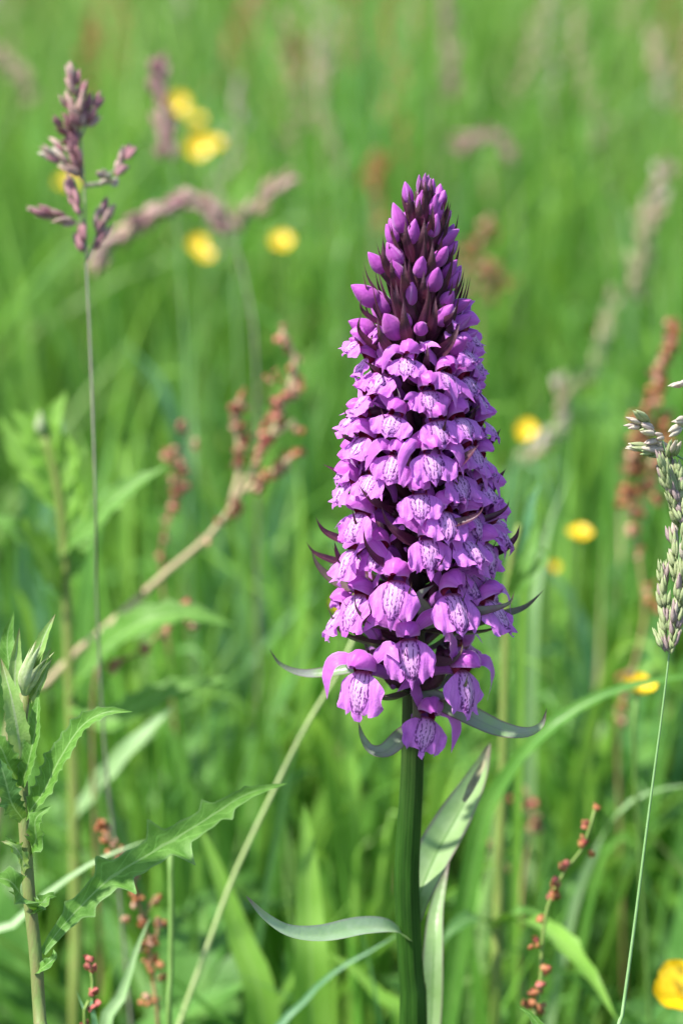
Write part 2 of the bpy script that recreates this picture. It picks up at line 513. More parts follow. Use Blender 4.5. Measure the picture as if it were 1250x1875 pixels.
def grass_field(name, label, n, y0, y1, wmin, wmax, seed, K=6, hmul=1.0, ypow=1.0):
    g = np.random.default_rng(seed)
    y = y0 + (y1 - y0) * g.random(n) ** ypow
    half = .34 + .26 * np.maximum(y, 0)
    x = (g.random(n) * 2 - 1) * half
    # clumps: pull blades toward tuft centres, leaving darker hollows
    cell = .07 + .03 * y.clip(0, 4)
    cx, cy = np.round(x / cell), np.round(y / cell)
    hsh = np.sin(cx * 127.1 + cy * 311.7 + seed) * 43758.5453
    hsh = hsh - np.floor(hsh)
    h2 = np.sin(cx * 269.5 + cy * 183.3 + seed * 2) * 43758.5453
    h2 = h2 - np.floor(h2)
    tx, ty = (cx + .6 * (hsh - .5)) * cell, (cy + .6 * (h2 - .5)) * cell
    pull = g.random(n) * .55
    x = x + (tx - x) * pull
    y = y + (ty - y) * pull
    h = canopy(y, (.55 + .75 * g.random(n)) * (.55 + .75 * hsh)) * hmul
    # keep the view corridor in front of and beside the orchid open
    dist = y - CAM.y
    lim = np.where(y < .07, CAM.z - dist * math.tan(BOT) - .012, 9)
    h = np.minimum(h, np.maximum(lim, .03))
    h = np.where((np.abs(x) < .012) & (np.abs(y) < .02), .05, h)
    wd = (wmin + (wmax - wmin) * g.random(n) ** 1.8)
    az = g.random(n) * 2 * np.pi
    lean = g.normal(0, .16, n)
    bend = np.abs(g.normal(.0, .30, n)) + .03
    tw = g.normal(0, .9, n)
    fz = g.random(n) * 2 * np.pi                 # where the face looks
    # blade colours
    pal = np.array([[.105, .27, .035], [.14, .32, .045], [.19, .38, .06], [.075, .21, .032], [.13, .29, .095], [.26, .42, .13], [.46, .42, .21]])
    wts = np.array([.24, .24, .17, .15, .11, .065, .025])
    ci = g.choice(len(pal), n, p=wts / wts.sum())
    col = pal[ci] * (.8 + .4 * g.random(n))[:, None] * (.7 + .6 * h2)[:, None]
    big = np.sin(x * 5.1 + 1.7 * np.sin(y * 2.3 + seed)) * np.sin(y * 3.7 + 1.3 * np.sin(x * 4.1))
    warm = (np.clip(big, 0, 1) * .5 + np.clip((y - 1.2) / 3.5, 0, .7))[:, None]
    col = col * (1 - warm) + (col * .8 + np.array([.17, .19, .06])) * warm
    ca, sa = np.cos(az), np.sin(az)
    V = np.zeros((n, K + 1, 2, 3), dtype=np.float32)
    for k in range(K + 1):
        t = k / K
        out = h * (lean * t + bend * t ** 2.3)
        up = h * (t - .32 * bend * t ** 3)
        px, py, pz = x + out * ca, y + out * sa, up - .015
        a = fz + tw * t
        hw = wd * .5 * np.where(t < .35, .65 + t, 1.0 * (1 - ((t - .35) / .65) ** 1.9)).clip(.02, 1)
        V[:, k, 0] = np.stack([px - hw * np.cos(a), py - hw * np.sin(a), pz], 1)
        V[:, k, 1] = np.stack([px + hw * np.cos(a), py + hw * np.sin(a), pz + 0 * hw], 1)
    V = V.reshape(-1, 3)
    base = (np.arange(n) * (K + 1) * 2)[:, None]
    q = []
    for k in range(K):
        q.append(np.stack([base[:, 0] + 2 * k, base[:, 0] + 2 * k + 1, base[:, 0] + 2 * k + 3, base[:, 0] + 2 * k + 2], 1))
    F = np.stack(q, 1).reshape(-1, 4)
    me = bpy.data.meshes.new(name)
    me.vertices.add(len(V)); me.vertices.foreach_set('co', V.ravel())
    me.loops.add(F.size); me.loops.foreach_set('vertex_index', F.ravel().astype(np.int32))
    me.polygons.add(len(F))
    me.polygons.foreach_set('loop_start', np.arange(0, F.size, 4, dtype=np.int32))
    me.polygons.foreach_set('use_smooth', np.ones(len(F), dtype=bool))
    at = me.color_attributes.new('blade_colour', 'FLOAT_COLOR', 'POINT')
    c4 = np.concatenate([np.repeat(col, (K + 1) * 2, 0), np.ones((len(V), 1))], 1).astype(np.float32)
    at.data.foreach_set('color', c4.ravel())
    me.update(calc_edges=True)
    me.validate()
    o = obj(name, me, M['field'])
    o['kind'] = 'stuff'
    o['label'] = label
    o['category'] = 'grass'
    return o

def field_mat():
    m, nt = newmat('meadow_grass')
    at = nt.nodes.new('ShaderNodeAttribute')
    at.attribute_name = 'blade_colour'
    co = objcoord(nt, False)
    n = noise(nt, co, 45, 3)
    hs = nt.nodes.new('ShaderNodeHueSaturation')
    hs.inputs['Saturation'].default_value = 1.0
    nt.links.new(math_(nt, 'ADD', .75, math_(nt, 'MULTIPLY', n, .5)), hs.inputs['Value'])
    nt.links.new(at.outputs['Color'], hs.inputs['Color'])
    col = hs.outputs[0]
    tc = mixrgb(nt, col, (.28, .50, .05), .42)
    finish(nt, col, .45, .5, .22, None, 0, tc)
    return m
M['field'] = field_mat()
grass_field('meadow_grass', 'dense green meadow grass just behind the orchid', 8500, -.42, .9, .0025, .011, 11, K=7)
grass_field('meadow_grass', 'soft green meadow grass in the middle distance', 24000, .8, 3.4, .003, .010, 12)
grass_field('meadow_grass', 'far pale green meadow grass reaching up the picture', 30000, 3.2, 12, .004, .012, 13, K=5, ypow=1.2)

# low broad herb leaves under the grass, uncountable
def herb_layer(n, seed):
    g = random.Random(seed)
    v, f, uv = [], [], []
    for i in range(n):
        y = -.1 + 2.0 * g.random() ** 1.3
        x = (g.random() * 2 - 1) * (.3 + .25 * max(y, 0))
        z = float(canopy(np.array([y]), np.array([g.uniform(.35, .85)]))[0])
        if y < .06:
            z = min(z, CAM.z - (y - CAM.y) * math.tan(BOT) - .03)
        z = max(z, .02)
        L = g.uniform(.03, .12)
        a = g.uniform(0, 6.28)
        d = Vector((math.cos(a), math.sin(a), 0))
        p0 = Vector((x, y, z * .6))
        p1 = p0 + d * L * .5 + Vector((0, 0, L * g.uniform(.1, .9)))
        p2 = p0 + d * L + Vector((0, 0, L * g.uniform(-.2, .9)))
        vv, ff, uu = sheet([p0, p1, p2], lance(L * g.uniform(.08, .2), .45, .2), (0, 0, 1), 8, 5, g.uniform(.1, .4), ruffle=.2, seed=i)
        b = len(v)
        v += vv; uv += uu
        f += [tuple(k + b for k in q) for q in ff]
    o = obj('meadow_foliage', mesh('meadow_foliage', v, f, uv), M['herb'])
    o['kind'] = 'stuff'
    o['label'] = 'low broad green herb leaves among the meadow grass'
    o['category'] = 'foliage'
herb_layer(900, 5)

# ------------------------------------------------------------------ the orchid
R0 = random.Random(42)
orchid = thing('marsh_orchid', 'tall purple marsh orchid with dense flower spike on thick dark green stem', 'orchid', (0, 0, 0))

def axis_px(y):
    return float(np.interp(y, [330, 700, 1000, 1200, 1400, 1500, 1600, 1700, 1800, 1875], [775, 768, 762, 758, 755, 750, 745, 748, 754, 757]))

def axis_pt(py):
    return PY(axis_px(py), py, 0)

# stem: ridged, from the ground to the tip of the spike
sp = [Vector((.001, 0, -.02)), Vector((.002, 0, .10)), axis_pt(1875)] + [axis_pt(y) for y in (1800, 1700, 1600, 1500, 1400, 1200, 1000, 700, 500, 400, 350)]
px = MM
rad = [31 * px, 30 * px, 27 * px, 24.5 * px, 24 * px, 24 * px, 23 * px, 21.5 * px, 20 * px, 17 * px, 14 * px, 10 * px, 7 * px, 4 * px]
# radii follow arc length
cc = np.array([list(p) for p in sp])
ss = np.concatenate([[0], np.cumsum(np.linalg.norm(np.diff(cc, axis=0), axis=1))]); ss /= ss[-1]
rad2 = np.interp(np.linspace(0, 1, 60), ss, rad)
v, f, uv = tube(sp, list(rad2), 42, 90, ridges=7, ramp=.035)
obj('stem', mesh('orchid_stem', v, f, uv), M['stem'], orchid)

def smooth01(x):
    x = np.clip(x, 0, 1)
    return x * x * (3 - 2 * x)

def make_lip(rng, S, steep=0.0, lk=1.0):
    nu, nv = 25, 19
    L = .0094 * S * rng.uniform(.94, 1.08) * (1 + steep * .012) * lk
    wm = .0055 * S * rng.uniform(.94, 1.1)
    mid = rng.uniform(.12, .26)
    t0, t1 = math.radians(rng.uniform(10, 30)), math.radians(rng.uniform(62, 82) + steep)
    sg = np.linspace(0, 1.35, 80)
    th = t0 + (t1 - t0) * np.clip(sg, 0, 1) ** .55 - math.radians(14) * np.clip(sg - .6, 0, 1)
    yy = np.concatenate([[0], np.cumsum(np.cos(th[:-1]) * np.diff(sg))]) * L
    zz = -np.concatenate([[0], np.cumsum(np.sin(th[:-1]) * np.diff(sg))]) * L
    ph = [rng.uniform(0, 6.28) for _ in range(6)]
    refl = rng.uniform(.02, .34)
    asym = rng.uniform(-.25, .25)
    rf = rng.uniform(.09, .18)
    # rounded three-lobed outline: at each |x| the lip runs from top to bottom
    tx_ = [0, .22, .42, .68, .87, .97, 1.0]
    ty_ = [0, 0, .07, .15, .26, .39, .50]
    bx_ = [0, .08, .17, .26, .40, .60, .80, .93, 1.0]
    by_ = [.84 + mid, .80 + mid * .85, .84, .79, .85, .87, .79, .67, .50]
    us = np.sin(np.linspace(-1, 1, nu) * math.pi / 2) * .55 + np.linspace(-1, 1, nu) * .45
    v, uv, f = [], [], []
    for j in range(nv):
        b = j / (nv - 1)
        for i in range(nu):
            u = float(us[i])
            au = abs(u)
            top = float(np.interp(au, tx_, ty_))
            bot = float(np.interp(au, bx_, by_))
            bot += (.035 * math.sin(15 * u + ph[0]) + .022 * math.sin(33 * u + ph[1])) * (1 - au ** 4)
            s = top + b * (bot - top)
            y0 = float(np.interp(s, sg, yy)); z0 = float(np.interp(s, sg, zz)); t = float(np.interp(s, sg, th))
            nrm = (0, math.sin(t), math.cos(t))
            e = max(au ** 3, b ** 4) * float(smooth01(s * 1.8))
            off = -refl * (1 + asym * u) * u * u * wm
            off += rf * wm * e * (math.sin(9 * u + 7 * s + ph[2]) + .8 * math.sin(17 * u - 5 * s + ph[3]))
            off += .07 * wm * math.sin(6 * u + 5 * s + ph[4]) * s
            off += .10 * wm * math.exp(-(u / .18) ** 2) * math.sin(math.pi * min(s, 1))
            x = u * wm * (1 + .04 * math.sin(14 * s + ph[5]) * au ** 3) * (1 - .06 * refl * au)
            v.append((x, y0 + nrm[1] * off, z0 + nrm[2] * off))
            uv.append(((u + 1) / 2, s))
    for j in range(nv - 1):
        for i in range(nu - 1):
            a = j * nu + i
            f.append((a, a + 1, a + 1 + nu, a + nu))
    return v, f, uv

def make_hood(rng, S, openk=1.0):
    na, nb = 19, 13
    v, uv, f = [], [], []
    ln = .0058 * S
    r0 = .0027 * S * rng.uniform(.9, 1.12)
    rise = rng.uniform(.0, .0012)
    for j in range(nb):
        b = j / (nb - 1)
        y = -.0022 * S + ln * b
        z = .0007 * S + rise * math.sin(b * math.pi) + .0012 * S * b
        r = r0 * max(.04, math.sin(math.pi * (.16 + .80 * b))) ** .65
        amax = math.radians(128 - 32 * b) * openk
        for i in range(na):
            a = (2 * i / (na - 1) - 1)
            al = a * amax
            rr = r * (1 - .13 * math.exp(-((abs(al) - .52) / .13) ** 2) + .05 * math.exp(-((abs(al) - .85) / .2) ** 2))
            v.append((rr * math.sin(al), y - .0006 * S * abs(a) * b, z + rr * math.cos(al) * 1.12))
            uv.append(((a + 1) / 2, b))
    for j in range(nb - 1):
        for i in range(na - 1):
            k = j * na + i
            f.append((k, k + 1, k + 1 + na, k + na))
    return v, f, uv

def make_sepal(rng, S, side, mode=0):
    up = rng.uniform(.0008, .0034)
    dn = rng.uniform(-.0055, .0015)
    fw = rng.uniform(-.0015, .003)
    if mode == 1:      # drooping forward beside the lip
        pts = [(side * .0014, -.0008, .0012), (side * .0038, .001, .0022), (side * .0056, .002, .0000), (side * .0062, .0026, -.0046)]
    elif mode == 2:    # raised like an ear
        pts = [(side * .0014, -.001, .001), (side * .0030, -.0005, .0036), (side * .0052, .0000, .0062), (side * .0080, .0012, .0080)]
    else:
        pts = [(side * .0014, -.0014, .0012), (side * .0032, -.0018, .0024 + up * .5), (side * .0056, -.0018 + fw * .3, .0030 + up), (side * .0082, -.0008 + fw * .6, .0030 + up * .8 + dn * .6)]
    k_ = rng.uniform(1.0, 1.22)
    pts = [Vector(p) * S * k_ for p in pts]
    face = [(0, .9, .5), (0, .8, .7), (side * .3, .7, .7)]
    return sheet(pts, lance(.00155 * S * rng.uniform(.88, 1.12), .38, .45, 1.1), face, 16, 7, rng.uniform(-.5, .3), ruffle=.08, seed=rng.randrange(9999), twist=side * rng.uniform(-.5, .5))

def flower(px_, py_, R, phi, S, roll=0.0, pitch=0.0, mode=(0, 0), zoff=0.0):
    rng = R0
    y = -R * math.cos(phi)
    p = PY(px_, py_, y)
    e = bpy.data.objects.new('flower', None)
    COL.objects.link(e)
    e.empty_display_size = .004
    e.parent = orchid
    # local +Y looks outward; outward for phi=0 is toward the camera (-Y)
    rot = Matrix.Rotation(phi + math.pi, 4, 'Z') @ Matrix.Rotation(pitch, 4, 'X') @ Matrix.Rotation(roll, 4, 'Y')
    e.matrix_local = Matrix.Translation(p) @ rot
    v, f, uv = make_lip(rng, S, float(np.interp(py_, [900, 1080], [0, 12])), float(np.interp(py_, [650, 800, 960, 1070], [.76, .82, .90, .97]))); obj('lip', mesh('lip', v, f, uv), M['lip'], e)
    v, f, uv = make_hood(rng, S); obj('hood', mesh('hood', v, f, uv), M['hood'], e)
    for sd_, md in zip((-1, 1), mode):
        v, f, uv = make_sepal(rng, S, sd_, md); obj('sepal', mesh('sepal', v, f, uv), M['sepal'], e)
    v, f, uv = tube([(0, .0004 * S, -.0002 * S), (0, -.0012 * S, .0004 * S), (0, -.0034 * S, .0006 * S)], [.0019 * S, .00175 * S, .0012 * S], 12, 6)
    f = f[:-2]
    obj('throat', mesh('throat', v, f, uv), M['throat'], e)
    v, f, uv = tube([(0, -.0030 * S, .0012 * S), (0, -.0012 * S, .0018 * S), (0, .0002 * S, .0026 * S)], [.0009 * S, .0010 * S, .0005 * S], 8, 6)
    obj('column', mesh('column', v, f, uv), M['column'], e)
    v, f, uv = tube([(0, -.0018 * S, -.0006 * S), (0, -.0045 * S, -.0018 * S), (0, -.0075 * S, -.0045 * S), (0, -.0088 * S, -.0078 * S)], [.0013 * S, .0014 * S, .0011 * S, .0006 * S], 8, 8)
    obj('spur', mesh('spur', v, f, uv), M['spur'], e)
    # ovary: from the stem up to the flower
    ri = rot.inverted()
    ax = axis_pt(py_)
    base = Vector((ax.x, 0, p.z)) + Vector((math.sin(phi), -math.cos(phi), 0)) * .0015 - Vector((0, 0, min(R * .55, .009)))
    bl = ri @ (base - p)
    v, f, uv = tube([bl, bl * .55 + Vector((0, 0, .0006)), Vector((0, -.0062 * S, .0012 * S)), Vector((0, -.0030 * S, .0008 * S))], [.0011, .0016, .0015, .0012], 8, 10, ridges=3, ramp=.12)
    obj('ovary', mesh('ovary', v, f, uv), M['ovary'], e)
    return e, base

def Rpx(y):
    return float(np.interp(y, [500, 620, 700, 800, 950, 1100, 1250, 1330], [70, 86, 100, 114, 128, 136, 122, 70]))

FL = []   # px, py (throat), scale, roll, pitch, sepal modes, phi override (deg) or None
def F(x, y, s=1.0, roll=0, pitch=0, mode=(0, 0), phi=None, r=None):
    FL.append((x, y, s, roll, pitch, mode, phi, r))
# face-on flowers, top to bottom
F(748, 655, .80, 4, 6, (0, 1)); F(704, 683, .92, -6); F(815, 681, .84, -10); F(784, 714, .88, 4, 0, (1, 0)); F(724, 760, .95, -8, 0, (0, 2))
F(799, 768, .95, 6); F(727, 834, 1.0, 0, 0, (0, 1)); F(790, 829, 1.05, 0, 0, (1, 1)); F(768, 903, 1.0, 6); F(813, 936, 1.05, -2, 0, (0, 0)); F(783, 986, .98, -4, 0, (1, 0))
F(726, 1062, 1.1, 3, -4, (0, 0)); F(826, 1086, 1.08, -6, -4, (0, 0)); F(748, 1169, 1.05, 0, -4, (0, 0)); F(664, 1228, 1.12, 6, -4, (0, 1), -34); F(846, 1226, 1.15, -10, -4, (1, 0), 42)
F(781, 1312, 1.05, -14, -6, (1, 0), 14, 60)
# left side
F(672, 655, .86, 8, 0, (0, 0)); F(672, 722, .9, 6); F(668, 800, .98, 10); F(686, 868, .9, 0); F(640, 880, 1.0, 8); F(662, 938, 1.02, 6); F(646, 1005, 1.0, 8)
F(662, 1088, 1.05, 10, 0, (0, 0), -52); F(630, 1112, 1.0, 14, 0, (0, 0), -75); F(655, 760, .85, 0, 0, (0, 0), -72); F(655, 625, .72, 0, 10, (0, 0), -68); F(640, 848, .85, 0, 0, (0, 0), -80)
# right side
F(850, 690, .86, -8); F(838, 765, .92, -6); F(836, 870, 1.0, -8, 0, (1, 0)); F(862, 815, .95, -8); F(880, 838, .92, -6, 0, (0, 0), 68); F(884, 770, .86, -4, 0, (0, 0), 82); F(880, 884, 1.0, -6, 0, (1, 0), 62)
F(868, 725, .8, 0, 0, (0, 0), 80); F(900, 900, .9, 0, 0, (0, 0), 84); F(884, 994, 1.05, -8, 0, (1, 0), 58); F(850, 985, 1.0, -6, 0, (0, 0), 40); F(905, 955, .95, 0, 0, (0, 0), 80); F(893, 1098, 1.1, -8, 0, (1, 0), 60)
F(860, 940, .95, -4); F(848, 640, .72, -6, 8, (0, 0), 60); F(866, 660, .7, 0, 6, (0, 0), 80); F(880, 1050, .95, 0, 0, (0, 0), 95)
F(697, 1000, .9, 4, 0, (0, 0), -40); F(846, 1050, .9, 0, 0, (0, 0), 50)
# turned away, seen between the front ones
F(694, 1176, 1.05, 0, 4, (0, 0), -140, .014); F(864, 1070, 1.0, 0, 4, (0, 0), 132, .013); F(640, 1060, .95, 0, 0, (0, 0), -120, .015)
F(850, 1175, .9, 0, 0, (0, 0), 130, .016)
# the far side of the spike
k = 0
for yy in np.arange(640, 1180, 18):
    ph = (k * 137.5) % 200 - 100 + 180
    k += 1
    r = Rpx(yy) * .95
    F(axis_px(yy) + r * math.sin(math.radians(ph)), yy - r * .26 - 14, .88, 0, 0, (0, 0), ph, r * MM)

BR = []   # bract seeds: base, phi, length, py
for (x, y, s, roll, pitch, mode, phi, r) in FL:
    Rp = Rpx(y)
    dx = x - axis_px(y)
    if phi is None:
        ph = math.asin(max(-.97, min(.97, dx / Rp)))
        Rm = Rp * MM
    else:
        ph = math.radians(phi)
        if r is None:
            Rm = abs(dx) * MM / max(.15, abs(math.sin(ph)))
            Rm = min(Rm, Rp * MM * 1.2)
        elif r > 1:
            Rm = r * MM
        else:
            Rm = r
    e, base = flower(x, y, Rm, ph, s * R0.uniform(.93, 1.09), math.radians(roll + R0.uniform(-9, 9)), math.radians(pitch + R0.uniform(-10, 9)), mode)
    BR.append((base, ph, Rm, y))

# ------------------------------------------------------------------ buds
def bud_mesh(rng, L, W_):
    na, nb = 18, 14
    v, uv, f = [], [], []
    bend = rng.uniform(-.12, .12)
    ph = rng.uniform(0, 6.28)
    for j in range(nb):
        b = j / (nb - 1)
        r = W_ * (max(.0, math.sin(math.pi * b ** .82)) ** .72 * (1 - .25 * b) + .10 * (1 - b))
        if j == nb - 1:
            r = W_ * .05
        for i in range(na):
            a = 2 * math.pi * i / na
            g = 1 - .13 * math.exp(-(math.sin(1.5 * a + ph) / .22) ** 2) * math.sin(math.pi * b)
            v.append((r * g * math.cos(a) + bend * L * b * b, r * g * math.sin(a), L * b))
            uv.append((i / na, b))
    for j in range(nb - 1):
        for i in range(na):
            a, d = j * na + i, j * na + (i + 1) % na
            f.append((a, d, d + na, a + na))
    f.append(tuple(range(na))[::-1]); f.append(tuple(range((nb - 1) * na, nb * na)))
    return v, f, uv

BUDS = [  # centre px, length px, width px, sideways lean (deg, + right)
    (746, 353, 40, 20, -6), (771, 367, 40, 19, 4), (790, 343, 30, 14, 4), (809, 363, 30, 20, 22), (817, 398, 30, 16, 40), (793, 376, 42, 18, 8), (803, 388, 36, 18, 10),
    (729, 400, 56, 26, -12), (755, 425, 50, 24, 4), (795, 414, 46, 24, 32), (820, 434, 50, 24, 55), (715, 430, 40, 22, -12), (722, 465, 46, 30, -8), (806, 468, 50, 26, 35),
    (826, 455, 36, 20, 40), (690, 480, 50, 26, -34), (725, 498, 46, 29, -14), (769, 488, 46, 25, 4), (796, 511, 52, 30, 12), (824, 494, 44, 24, 44), (830, 512, 46, 24, 46),
    (752, 538, 52, 24, 6), (820, 545, 40, 24, 40), (838, 558, 52, 26, 56), (816, 578, 54, 30, 46), (842, 590, 50, 26, 60), (770, 599, 32, 25, 4), (717, 597, 60, 36, -8),
    (693, 552, 60, 34, -38), (668, 541, 64, 36, -64), (662, 598, 56, 32, -66), (664, 628, 54, 32, -74), (838, 630, 50, 34, 60), (705, 640, 46, 22, -50), (856, 612, 40, 24, 70), (742, 585, 40, 20, -6)]
def Rb(y):
    return float(np.interp(y, [330, 380, 450, 520, 600, 640], [16, 38, 56, 66, 84, 92]))
def bud(cx, cy, Lp, Wp, lean, back=False, mat='bud'):
    dx = cx - axis_px(cy)
    Rr = max(Rb(cy), abs(dx) * 1.03)
    ph = math.asin(max(-.98, min(.98, dx / Rr)))
    if back:
        ph = math.pi - ph
    tilt = float(np.interp(cy, [330, 400, 520, 640], [6, 22, 40, 55]))
    c = PY(cx, cy, -Rr * MM * math.cos(ph) * .9)
    l = math.radians(abs(lean))
    # outward direction gives the lean seen from the front
    d = Vector((math.sin(ph) * math.sin(math.radians(max(tilt, abs(lean)))), -math.cos(ph) * math.sin(math.radians(tilt)), math.cos(math.radians(max(tilt * .6, abs(lean))))))
    if abs(lean) > 3 and math.copysign(1, lean) != math.copysign(1, d.x):
        d.x = math.sin(math.radians(lean)) * .5
    d.normalize()
    L = Lp * MM * (1.0 if abs(lean) > 30 else 1.08)
    v, f, uv = bud_mesh(R0, L, Wp * MM * .56)
    o = obj('bud', mesh('bud', v, f, uv), M[mat], orchid)
    q = d.to_track_quat('Z', 'Y')
    o.matrix_local = Matrix.Translation(c - d * L * .5) @ q.to_matrix().to_4x4() @ Matrix.Rotation(R0.uniform(0, 6.28), 4, 'Z')
    # ovary below the bud
    ax = axis_pt(cy + Lp * .9)
    b0 = c - d * L * .46
    base = Vector((ax.x + math.sin(ph) * .002, -.002 * math.cos(ph), b0.z - .006))
    v, f, uv = tube([base, base * .5 + b0 * .5 + Vector((0, 0, -.0008)), b0 + d * .0006], [.0009, .0013, .0011], 8, 8)
    obj('ovary', mesh('bud_ovary', v, f, uv), M['ovary'], orchid)
    return base, ph, Rr * MM, cy
for b in BUDS:
    BR.append(bud(*b))
k = 0
for yy in np.arange(370, 640, 11):
    k += 1
    ph = math.radians((k * 137.5) % 160 - 80)
    r = Rb(yy)
    BR.append(bud(axis_px(yy) + r * math.sin(ph), yy - r * .25, 46, 25, 0, True))
for (cx, cy, Lp, Wp, ln) in ((768, 338, 34, 12, -4), (777, 334, 32, 12, 2), (786, 342, 30, 12, 6), (772, 348, 34, 13, 0), (780, 350, 36, 13, 3), (783, 332, 22, 9, 5)):
    bud(cx, cy, Lp, Wp, ln, False, 'tipbud')

# ------------------------------------------------------------------ bracts
def bract(pts, wpx, mat, face=None, n=18, fold=.55, base=.6, peak=.3, p=1.25):
    fc = face if face is not None else (0, -.3, 1)
    v, f, uv = sheet(pts, lance(wpx * MM, peak, base, p), fc, n, 7, fold, seed=R0.randrange(999))
    return obj('bract', mesh('bract', v, f, uv), M[mat], orchid)

for (base, ph, Rm, y) in BR:
    o = Vector((math.sin(ph), -math.cos(ph), 0))
    rl = R0.uniform(.85, 1.1)
    side = Vector((math.cos(ph), math.sin(ph), 0)) * R0.uniform(-.002, .002)
    if y < 640:    # bud bracts: upright, close to the buds
        L = float(np.interp(y, [330, 450, 640], [.006, .010, .0145])) * rl
        pts = [base, base + o * Rm * .45 + Vector((0, 0, L * .45)), base + o * (Rm * .75) + Vector((0, 0, L)) + side, base + o * Rm * .85 + Vector((0, 0, L * 1.45)) + side]
        bract(pts, R0.uniform(11, 14), 'bract_dark', -o * .2 + Vector((0, 0, .0)) - o, fold=.6)
    else:
        ext = float(np.interp(y, [640, 900, 1200], [.85, .95, 1.05])) * rl
        up = R0.uniform(.0, .006)
        pts = [base - Vector((0, 0, .002)), base + o * Rm * .5 * ext - Vector((0, 0, .0012)), base + o * Rm * .95 * ext + Vector((0, 0, .001 + up * .4)) + side, base + o * Rm * 1.15 * ext + Vector((0, 0, .006 + up)) + side * 2]
        bract(pts, R0.uniform(10, 15), 'bract_dark' if y < 1040 else 'bract_mix', (0, 0, 1), fold=.6)

# bracts traced one by one where they stand clear of the flowers: px path with y offset in mm
def TB(path, wpx, mat, **k):
    bract([PY(a, b, c * .001) for a, b, c in path], wpx, mat, **k)
UPF = (0, -.75, .8)
TB([(750, 1215, -2), (690, 1212, 0), (630, 1226, 2), (560, 1234, 3), (515, 1218, 2), (493, 1188, 1)], 13, 'bract_green', face=(0, -.7, .8), fold=.35, p=1.0, n=26)
TB([(768, 1262, -3), (800, 1282, -6), (850, 1306, -9), (910, 1334, -11), (960, 1342, -12), (990, 1328, -12), (1000, 1297, -12)], 20, 'bract_green', face=(0, -.8, .7), fold=.3, p=1.0, n=28)
TB([(762, 1328, -4), (735, 1350, -9), (705, 1376, -12), (678, 1374, -13), (662, 1350, -13), (656, 1322, -13)], 17, 'bract_green', face=(.3, -.5, .9), fold=.3, p=.9, n=26)
TB([(745, 1130, -4), (705, 1142, -11), (672, 1136, -15), (652, 1116, -16), (649, 1086, -16)], 14, 'bract_mix', face=(.5, -.4, .8), fold=.3, n=24)
TB([(770, 1200, -4), (800, 1212, -10), (828, 1212, -14), (844, 1194, -15), (847, 1172, -15)], 13, 'bract_mix', face=(-.4, -.4, .8), fold=.3, n=24)
TB([(800, 1130, -10), (850, 1124, -14), (900, 1116, -15), (932, 1104, -15), (941, 1082, -15)], 12, 'bract_mix', face=UPF, fold=.3, n=24)
TB([(850, 1150, 0), (910, 1128, 2), (960, 1112, 3), (997, 1078, 3)], 9, 'bract_mix', face=UPF, fold=.3, n=22)
TB([(700, 1085, -3), (650, 1078, -3), (610, 1062, -2), (582, 1036, -2), (568, 1002, -2)], 12, 'bract_mix', face=UPF, fold=.3, n=24)
TB([(650, 1040, 4), (605, 1026, 4), (575, 1012, 4), (560, 992, 4)], 8, 'bract_dark', face=UPF, n=20)
TB([(660, 1000, -3), (620, 988, -3), (592, 972, -3), (577, 946, -3)], 9, 'bract_dark', face=UPF, n=22)
TB([(630, 1050, -4), (616, 1020, -5), (612, 990, -5)], 9, 'bract_dark', face=(.5, -.5, .6), n=18)
TB([(740, 1042, -8), (695, 1030, -16), (670, 1000, -18), (664, 962, -18)], 13, 'bract_dark', face=(.5, -.5, .7), fold=.3, n=24)
TB([(772, 1000, -10), (735, 985, -17), (708, 958, -18), (697, 924, -18)], 15, 'bract_dark', face=(.5, -.5, .7), fold=.3, n=24)
TB([(720, 940, -10), (690, 925, -15), (668, 905, -16), (657, 888, -16)], 10, 'bract_dark', face=UPF, n=20)
TB([(680, 820, -4), (645, 808, -5), (604, 786, -5)], 6, 'bract_dark', face=UPF, n=16)
TB([(670, 885, -3), (630, 870, -3), (591, 850, -3)], 8, 'bract_dark', face=UPF, n=16)
TB([(700, 690, -10), (685, 676, -13), (665, 660, -14)], 7, 'bract_dark', face=UPF, n=14)
TB([(860, 1020, -4), (915, 1008, -4), (942, 986, -4), (951, 960, -4)], 11, 'bract_dark', face=UPF, fold=.3, n=22)
TB([(800, 965, -16), (850, 955, -17), (875, 942, -17), (886, 926, -17)], 9, 'bract_dark', face=UPF, n=20)
TB([(860, 960, -8), (905, 945, -8), (926, 930, -8), (932, 914, -8)], 7, 'bract_dark', face=UPF, n=20)
TB([(830, 860, -14), (855, 838, -15), (876, 814, -15)], 11, 'bract_dark', face=(-.4, -.6, .6), n=16)
TB([(870, 830, -3), (900, 808, -3), (917, 784, -3)], 8, 'bract_dark', face=UPF, n=16)
TB([(890, 890, 0), (912, 876, 0), (926, 858, 0)], 7, 'bract_dark', face=UPF, n=14)
TB([(790, 1150, -10), (778, 1118, -13), (766, 1092, -13), (795, 1070, -13)], 15, 'bract_green', face=(-.2, -1, .3), n=18, fold=.2)
